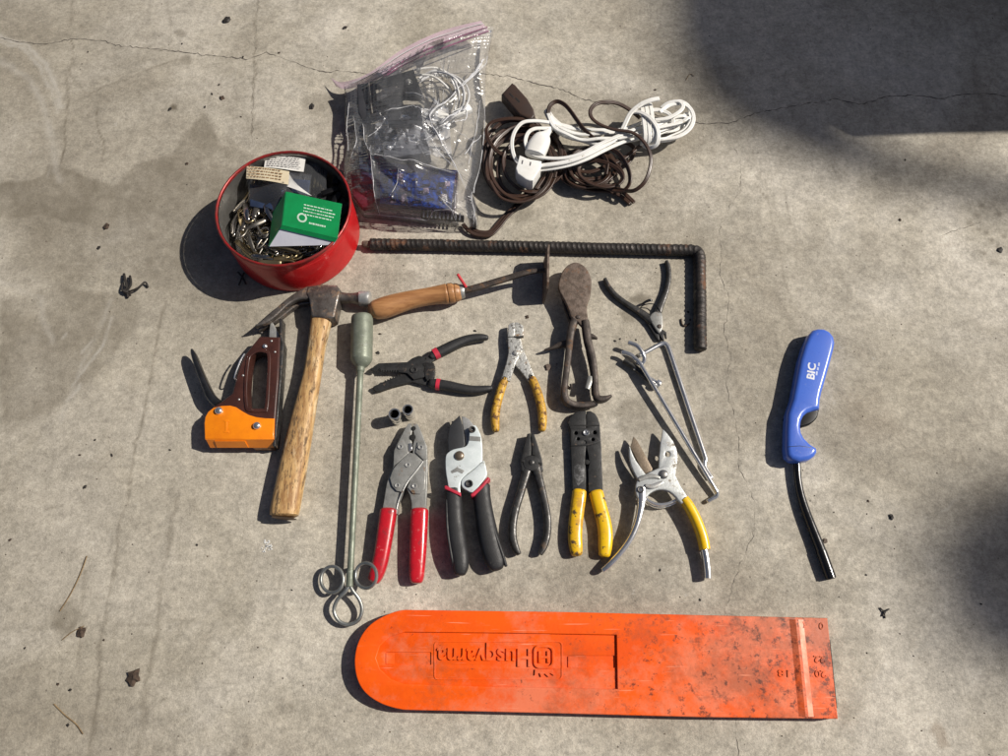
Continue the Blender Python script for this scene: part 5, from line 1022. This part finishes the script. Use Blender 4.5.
    for k in range(6):
        rr = random.Random(60 + k); pts = []
        cx, cy, rx, ry = 438 + rr.uniform(-4, 4), 98 + rr.uniform(-4, 4), 22 + rr.uniform(-5, 6), 25 + rr.uniform(-5, 5)
        for i in range(12):
            an = -2.4 + i * .42; pts.append((cx + rx * math.cos(an), cy + ry * math.sin(an), .022 + .012 * math.sin(i * .9 + k) + .002 * k, 1.0))
        mk("strand", ptube(pts, 8, 4, transport=True), grey_wire, o)
    mk("strand", ptube([(414, 70, .036, 1.1), (436, 68, .036, 1.1), (452, 78, .034, 1.1), (458, 92, .030, 1.1), (450, 102, .030, 1.1)], 8, 5, transport=True), white_cord, o)
    mk("strand", ptube([(415, 75, .036, 1.1), (432, 76, .036, 1.1), (446, 86, .034, 1.1), (456, 100, .030, 1.1)], 8, 5, transport=True), white_cord, o)
    mk("connector", obox(P(462, 112, .028), .03, .012, .01, .5, .002), white_cord, o); mk("connector", obox(P(440, 116, .026), .026, .014, .012, -.6, .002), white_cord, o)
    # board in a clear case
    t = thing("circuit_board", "blue circuit board in a clear case at the bottom of the zip bag", "circuit board", 415, 195)
    mk("board", slab([(380, 166), (455, 175), (451, 209), (380, 203)], .016, .0178, .0003), pcb, t)
    rr = random.Random(2)
    for i in range(34):
        u, v = rr.uniform(384, 448), rr.uniform(170, 203); k = rr.random()
        mk("component", obox(P(u, v, .0178), rr.uniform(.003, .012), rr.uniform(.003, .008), rr.uniform(.003, .008), .12, .0003), rr.choice([black_matte, black_matte, navy, greysteel, paper]), t, smooth=False)
    for u, v in ((426, 191), (404, 197)): mk("chip", obox(P(u, v, .021), .008, .009, .003, .1, .0003), paper, t, smooth=False)
    for i in range(10):
        x = 424 + i * 4.0; mk("header_pin", ptube([(x, 210.5 + i * .35, .020, .9, .0008), (x - .4, 217 + i * .35, .019, .9, .0008)], 8, 2, 3), chrome, t)
    mk("header_strip", slab([(421, 211), (464, 215), (463.6, 219), (420.6, 215.4)], .008, .0175, .0006), black_matte, t)
    mk("case_wall", slab([(376, 160.6), (458, 170.4), (454.6, 212.4), (376, 206.8)], .004, .0295, .001, [[(377.6, 162.4), (456.2, 172), (453, 210.6), (377.6, 205.2)]]), casefilm, t)
    mk("case_lid", slab([(376, 160.6), (458, 170.4), (454.6, 212.4), (376, 206.8)], .0297, .0308, .0003), casefilm, t)
    t = thing("plastic_module", "dark module with red tinted edge in the lower left of the zip bag", "module", 362, 185)
    mk("case", slab([(358, 146), (371.5, 148), (372.5, 182), (360, 180)], .008, .034, .0015), navy, t); mk("red_case", slab([(350, 172), (372, 184), (374, 206), (362, 207), (353, 196)], .004, .016, .002), M("tinted_red", (.12, .02, .035), (.06, .012, .02), .3), t)
zip_bag()

# ------------------------------------------------------------------ extension cords
EIGHT = [(.5 + .5 * math.cos(math.radians(a)), math.sin(math.radians(a))) for a in range(-120, 121, 30)] + [(-.5 + .5 * math.cos(math.radians(a)), math.sin(math.radians(a))) for a in range(60, 301, 30)]
def cord(px, w, mat, name, parent, hh=.5, sub=7, twist=0):
    path = []
    for p in px:
        q = P(p[0], p[1], p[2]); k = mpp(*p[:3]) * w; path.append((q.x, q.y, q.z, k, k * hh))
    return mk(name, tube_geo(path, sub=sub, cap=.3, prof=EIGHT, transport=True), mat, parent, ang=60)
def loops(cx, cy, rx, ry, n, z0, z1, seed, tilt=0.0, a0=0.0, turns=1.0):
    r = random.Random(seed); pts = []; m = int(n * 9 * turns) + 1; ox = oy = 0; sx = sy = 1
    for i in range(m):
        if i % 9 == 0: tx, ty, ux, uy = r.uniform(-5, 5), r.uniform(-4, 4), r.uniform(.82, 1.12), r.uniform(.82, 1.12)
        ox += (tx - ox) * .3; oy += (ty - oy) * .3; sx += (ux - sx) * .3; sy += (uy - sy) * .3
        a = a0 + 2 * math.pi * i / 9; x, y = rx * sx * math.cos(a), ry * sy * math.sin(a)
        pts.append((cx + ox + x * math.cos(tilt) - y * math.sin(tilt), cy + oy + x * math.sin(tilt) + y * math.cos(tilt), z0 + (z1 - z0) * i / m + r.uniform(0, .004)))
    return pts
def brown():
    t = thing("extension_cord", "brown extension cord tangled in loops beside the zip bag", "extension cord", 560, 165)
    w = 2.1; c = lambda pl: cord(pl, w, brown_cord, "cord", t)
    c([(463, 224, .006), (469, 231, .006), (478, 235, .005), (490, 235, .005), (499, 227, .005), (508, 216, .006), (525, 200, .008), (541, 190, .010), (556, 180, .014), (566, 166, .018), (563, 150, .022), (556, 138, .024)])
    c([(470, 228, .004), (480, 232, .004), (491, 231, .004), (502, 219, .004), (520, 202, .005), (538, 193, .007), (552, 186, .010)])
    c([(566, 160, .014), (556, 136, .018), (549, 116, .028), (549.6, 106.5, .034), (556, 101.6, .036), (563, 103.6, .038), (570, 110.5, .038), (584, 129.5, .036), (600, 143, .034), (618, 153, .033), (627.5, 167, .030), (630, 181, .026), (624, 190, .020), (612, 190, .014), (596, 184, .010)])
    c([(640, 118, .030), (630, 110, .034), (618, 103.6, .038), (606, 102, .042), (596, 104, .044), (590.6, 110, .046), (591.5, 117.5, .046), (600, 124.5, .046), (614, 129.5, .046), (632, 132.5, .046), (644, 142, .046), (650.5, 155, .044), (650, 168, .040), (644.5, 182, .034), (634, 190.5, .026), (622, 190, .018), (606, 186, .012)])
    c([(552, 150, .016), (556, 168, .016), (564, 180, .014), (576, 186, .012), (592, 186.6, .010), (608, 187.6, .008), (622, 192, .006), (630, 198.5, .005), (634, 202.6, .005)])
    c([(558, 158, .012), (562, 174, .010), (574, 184, .009), (592, 190, .007), (608, 191, .006), (620, 195.6, .005), (630, 203.6, .005)])
    c(loops(523, 163, 36, 35, 3, .005, .022, 3, .2)); c(loops(528, 166, 31, 29, 2, .010, .026, 8, .5)); c(loops(519, 160, 33, 38, 2, .005, .018, 14, -.1, 1.0))
    c(loops(594, 168, 27, 18, 2, .006, .020, 21, -.2)); c(loops(585, 166, 22, 17, 2, .010, .024, 27, .4)); c(loops(606, 160, 30, 15, 1, .006, .016, 33, -.45)); c(loops(521, 165, 34, 31, 2, .008, .030, 51, .8, 2.0)); c(loops(598, 172, 24, 14, 2, .012, .026, 63, .3, .5))
    c([(534, 121, .030), (520, 119, .032), (506, 119, .032), (492, 122.5, .030), (486.5, 131, .028), (489, 141, .026), (497, 151, .022), (510, 158, .018), (526, 163, .014)])
    c([(532, 116, .026), (536, 122, .022), (546, 134, .016), (556, 146, .012), (566, 158, .010)])
    c([(656, 137, .006), (640, 146, .010), (624, 158, .014), (606, 166, .016), (590, 172, .016), (574, 170, .016)])
    # plug block standing proud at the upper left of the tangle
    b = mk("plug", slab([(501.5, 93.6), (512, 82.2), (515.4, 84.4), (527.4, 98), (533.4, 108), (535.2, 114.6), (533, 118), (529.4, 118.6), (519.6, 114.6), (511, 105)], .016, .036, .003, res=3), brown_plug, t)
    for k in range(2):
        mk("plug_slot", slab([(509 + 6 * k, 93.6 + 4.6 * k), (510 + 6 * k, 92.6 + 4.6 * k), (514 + 6 * k, 97 + 4.6 * k), (513 + 6 * k, 98 + 4.6 * k)], .0355, .0362, .0001), void, b)
brown()
def white():
    t = thing("extension_cord", "white extension cord bundled and tied on top of the brown cord", "extension cord", 610, 140)
    w = 2.0; c = lambda pl, ww=w: cord(pl, ww, white_cord, "cord", t)
    c([(585, 132, .028), (566, 126, .030), (546, 122, .034), (532, 121, .036), (522, 123, .036), (515, 131, .034), (512, 141, .032), (512.6, 151, .028), (516, 160, .024), (524, 168, .018), (534, 174, .014)])
    c([(574, 134, .026), (558, 129, .032), (543, 128.4, .036), (534, 129, .038), (528, 133, .038), (525.4, 141, .038), (528, 149.6, .038), (536, 156, .038), (552, 158.4, .040), (568, 157.4, .042), (584, 152.4, .044), (600, 144, .044), (618, 136, .042), (636, 129, .038), (654, 125, .034)])
    c([(538, 166, .034), (552, 164.4, .038), (568, 161.6, .040), (584, 156, .042), (600, 148, .042), (614, 140, .040), (622, 130, .042), (630, 114, .048), (640, 105, .052), (650, 100.4, .054), (659, 98.6, .054)], 2.4)
    c([(540, 170, .030), (556, 168, .034), (572, 164.4, .036), (588, 158.6, .038), (602, 151.6, .038), (616, 145, .036), (634, 138, .034), (652, 134, .030)])
    for k, (dy, z) in enumerate(((0, .030), (4, .026), (8, .030), (12, .024), (-4, .026), (6, .036))):
        r = random.Random(90 + k); j = lambda: r.uniform(-2, 2)
        c([(547 + j(), 112 + j() + dy * .3, z - .006), (554, 122 + dy * .5 + j(), z), (566, 130 + dy * .6 + j(), z + .004), (582, 134 + dy * .7 + j(), z + .004), (600, 134 + dy + j(), z + .006), (620, 132 + dy + j(), z + .004), (640, 128 + dy + j(), z + .004), (656, 124 + dy + j(), z + .004), (670 + 2 * k, 120 + dy * .7 + j(), z), (683 + k, 117 + dy * .3 + j(), z), (690 + j() * .5, 121 + j(), z - .004), (688 - k, 130 + j(), z - .008), (676 - k, 137 + j(), z - .008), (660, 139 + j(), z - .006), (646, 138 + j(), z - .006)], 2.0)
    c([(631, 112, .046), (640, 112.4, .050), (650, 118, .052), (656.6, 127, .050), (658.4, 137, .046), (656, 145, .040), (648, 147.4, .034), (641, 143, .030)], 2.2)
    for k, x in enumerate((642.6, 647, 651.6)):
        c([(x - 2, 103.5, .034), (x - 1, 106, .044), (x + .8, 118, .048), (x + 2.4, 132, .046), (x + 2, 142, .038), (x - 1, 145, .030)], 2.1)
    c([(652, 140, .030), (664, 139, .030), (678, 136.6, .030), (688.6, 130, .030), (693.4, 121, .030), (692, 111.6, .032), (686, 105, .034), (677, 103.6, .036), (668, 106, .036), (660, 112, .036)])
    c([(650, 133, .026), (664, 132, .024), (678, 129, .022), (686, 122, .022), (690, 114, .024), (688, 106, .028), (680, 101.6, .030), (671, 103, .032)], 2.0)
    c([(655, 120, .038), (668, 118, .040), (679, 112, .040), (683, 106, .040), (678, 101.4, .038), (668, 103, .036), (661, 108, .034)])
    c([(658, 128, .030), (668, 127.6, .030), (673, 122, .032), (669, 114, .034), (658, 110, .036), (648, 111, .036)], 2.0)
    b = mk("plug_head", ptube([(549.5, 130.5, .036, 2.6, .004), (546, 134.6, .036, 4.2, .006), (543, 138.6, .036, 8.4, .0095), (540, 143.4, .036, 10, .0105), (537, 149, .0355, 10.6, .0105), (534.6, 155, .035, 10.2, .0105)], 18, 4, 3.2, .2), white_cord, t)
    blk = mk("socket_block", slab([(519.5, 154.6), (528, 158.4), (541.6, 160.8), (541, 167), (533, 180), (529.6, 180.4), (526, 179.4), (517.4, 173.4), (515.6, 168)], .020, .044, .002, res=3), white_cord, t)
    for k in range(2): mk("blade_slot", slab([(522 + 8 * k, 160 + 1.8 * k), (523.4 + 8 * k, 160.2 + 1.8 * k), (522.6 + 8 * k, 164 + 1.8 * k), (521.2 + 8 * k, 163.8 + 1.8 * k)], .0435, .0442, .0001), ink, blk)
white()

# ------------------------------------------------------------------ litter on the floor
def blob_geo(u, v, r, flat, seed):
    rr = random.Random(seed); bm = bmesh.new(); bmesh.ops.create_icosphere(bm, subdivisions=2, radius=1.0); k = mpp(u, v) * r; c = P(u, v); an = rr.uniform(0, 3.14)
    el = rr.uniform(.5, 1.0)
    for q in bm.verts:
        f = 1 + .35 * math.sin(q.co.x * 4 + seed) * math.cos(q.co.y * 5 + seed * 2) + rr.uniform(-.18, .18)
        x, y, z = q.co.x * f, q.co.y * f * el, q.co.z * f * flat
        q.co = (x * math.cos(an) - y * math.sin(an), x * math.sin(an) + y * math.cos(an), z)
    bm.verts.index_update(); V = [(c.x + q.co.x * k, c.y + q.co.y * k, max(.0002, (q.co.z + flat * .7) * k)) for q in bm.verts]; Fc = [tuple(x.index for x in f.verts) for f in bm.faces]; bm.free(); return V, Fc
def litter():
    for i, (u, v, r, m, lab) in enumerate([
        (227, 20.5, 4.2, dirt2, "black curled leaf scrap near the top left crack"), (345, 28, 2.6, dirt2, "dark jagged leaf scrap above the zip bag"),
        (135, 677, 7.0, dirt, "crumbly dark clump of dirt at the lower left"), (548, 367, 3.4, rusty, "rusty nut beside the old snips"), (507, 104, 0.1, dirt2, None),
        (825, 541, 2.6, rusty, "small brown bead beside the lighter wand"), (891, 517, 3.0, dirt2, "dark crumb right of the lighter"), (312, 107, 3.2, dirt2, "dark torn scrap left of the zip bag"),
        (82, 632, 5.2, dirt, "brown curled leaf at the lower left"), (107, 226.5, 3.6, dirt, "brown leaf chip left of the red tin"), (1000, 250, 3, dirt2, "dark crumb near the right edge")]):
        if lab is None: continue
        o = mk("leaf_scrap" if m in (dirt2, dirt) else "rusty_bit", blob_geo(u, v, r, .35, i + 3), m, None, P(u, v), ang=20); tag(o, lab, "debris")
    spots = [(222, 98, 3.6), (170, 109.6, 3.4), (212, 94, 2.2), (187, 164, 2.4), (205, 107, 2), (219, 85, 1.8), (241, 117, 1.6), (182, 44, 1.6), (243, 57, 2), (279, 53, 1.8), (88, 52, 1.6), (99, 248, 3), (380, 334, 2.4), (378, 353, 2.6), (475, 331, 2.4), (527, 317, 2.6), (615, 341, 2), (620, 339, 1.6), (636, 340, 1.6), (688, 312, 1.8), (784, 420, 3), (868, 501, 2), (981, 604, 2), (884, 612, 3), (900, 220, 2.4), (905, 160, 1.8), (70, 690, 2.6), (58, 684, 2.2), (68, 725, 2.2), (112, 455, 2.6), (80, 455, 2), (85, 487, 3), (95, 440, 1.8), (10, 540, 2.4), (197, 545, 1.8), (25, 648, 2), (104, 640, 1.6), (292, 590, 1.6), (170, 450, 2), (655, 90, 2), (690, 320, 1.6), (660, 570, 2), (640, 556, 1.4), (700, 600, 1.8), (866, 575, 1.6)]
    for i, (u, v, r) in enumerate(spots):
        o = mk("crumb", blob_geo(u, v, r * .68, .35, 40 + i), dirt2 if i % 3 else dirt, None, P(u, v), ang=20); tag(o, "tiny dark crumb of leaf or dirt lying loose on the concrete", "debris", "crumbs scattered on the floor")
    def tw(name, pl, w, m, lab):
        o = mk(name, ptube([(u, v, z, w) for u, v, z in pl], 6, 4, 2, .3), m, None, P(pl[0][0], pl[0][1])); tag(o, lab, "twig"); return o
    tw("twig", [(87, 556, .002), (80, 575, .0015), (70, 595, .001), (60, 611, .0015)], .6, straw, "thin pale twig at the left below the middle")
    tw("twig", [(54, 704, .001), (66, 716, .001), (76, 724, .001), (83, 734, .0015)], .6, straw, "thin pale twig near the lower left corner")
    tw("twig", [(62, 640, .001), (72, 632, .002), (84, 626, .002)], .5, straw, "short pale straw across the brown leaf")
    tw("twig", [(681, 319, .001), (682, 324, .0015), (685, 326, .0015), (689.5, 323.5, .001)], .8, dirt, "small curled brown stem near the rebar end")
    tw("twig", [(686, 80, .001), (690, 74, .001), (694, 76, .001)], .3, straw, "tiny straw above the white cord")
    t = thing("dead_sprig", "black shrivelled sprig on the floor left of the red tin", "sprig", 128, 290)
    for k, pl in enumerate(([(128, 297, .003), (127, 288, .006), (125, 279, .007), (124, 274, .004)], [(127, 290, .006), (131, 284, .008), (130, 276, .004)], [(128, 292, .005), (138, 288, .008), (145, 282, .006), (148, 287, .002)], [(127, 294, .004), (122, 290, .006), (123, 283, .004)])):
        mk("stem", ptube([(u, v, z, 1.3 - .15 * k) for u, v, z in pl], 7, 4), dirt2, t)
    mk("seed_head", blob_geo(128, 293, 4.6, .7, 77), dirt2, t)
    t = thing("dead_sprig", "small black sprig under the left side of the red tin", "sprig", 241, 279)
    for k, pl in enumerate(([(238, 272, .003), (243, 278, .005), (246, 284, .003)], [(244, 273, .004), (241, 280, .005), (239, 285, .003)])): mk("stem", ptube([(u, v, z, .9) for u, v, z in pl], 6, 3), dirt2, t)
    t = thing("dead_sprig", "little dark sprig below the lighter at right", "sprig", 884, 613)
    for pl in ([(880, 608, .001), (884, 612, .002), (885, 618, .001)], [(889, 609, .001), (885, 612, .002), (882, 616, .001)]): mk("stem", ptube([(u, v, z, .7) for u, v, z in pl], 6, 3), dirt2, t)
    # dried white paint spatter
    rr = random.Random(6); gs = []
    for i in range(26):
        u, v = 267.5 + rr.gauss(0, 2.6), 546 + rr.gauss(0, 3); gs.append(slab(circ(u, v, rr.uniform(.4, 1.5), 8, rr.uniform(.4, 1.3)), .0001, .0006, .0001))
    mk("paint_spatter", cat_geo(*gs), paintm, fl)
    # grit too fine to count
    V, Fc = [], []
    for i in range(520):
        u, v = rr.uniform(-20, 1028), rr.uniform(-20, 776); p = P(u, v); s = rr.choice([.0003, .0004, .0005, .0006, .0008, .0012]) ; a = rr.uniform(0, 6.28); n = len(V); h = s * .9
        for k in range(4): V.append((p.x + s * rr.uniform(.6, 1.3) * math.cos(a + k * 1.57), p.y + s * rr.uniform(.5, 1.2) * math.sin(a + k * 1.57), .0001))
        V.append((p.x, p.y, h)); Fc += [(n, n + 1, n + 4), (n + 1, n + 2, n + 4), (n + 2, n + 3, n + 4), (n + 3, n, n + 4)]
    o = mk("grit", (V, Fc), M("grit_dark", (.12, .09, .065), (.035, .028, .022), .9, 0, 30), None, (0, 0, 0), smooth=False); tag(o, "fine dark grit scattered over the concrete", "grit", None, "stuff")
litter()
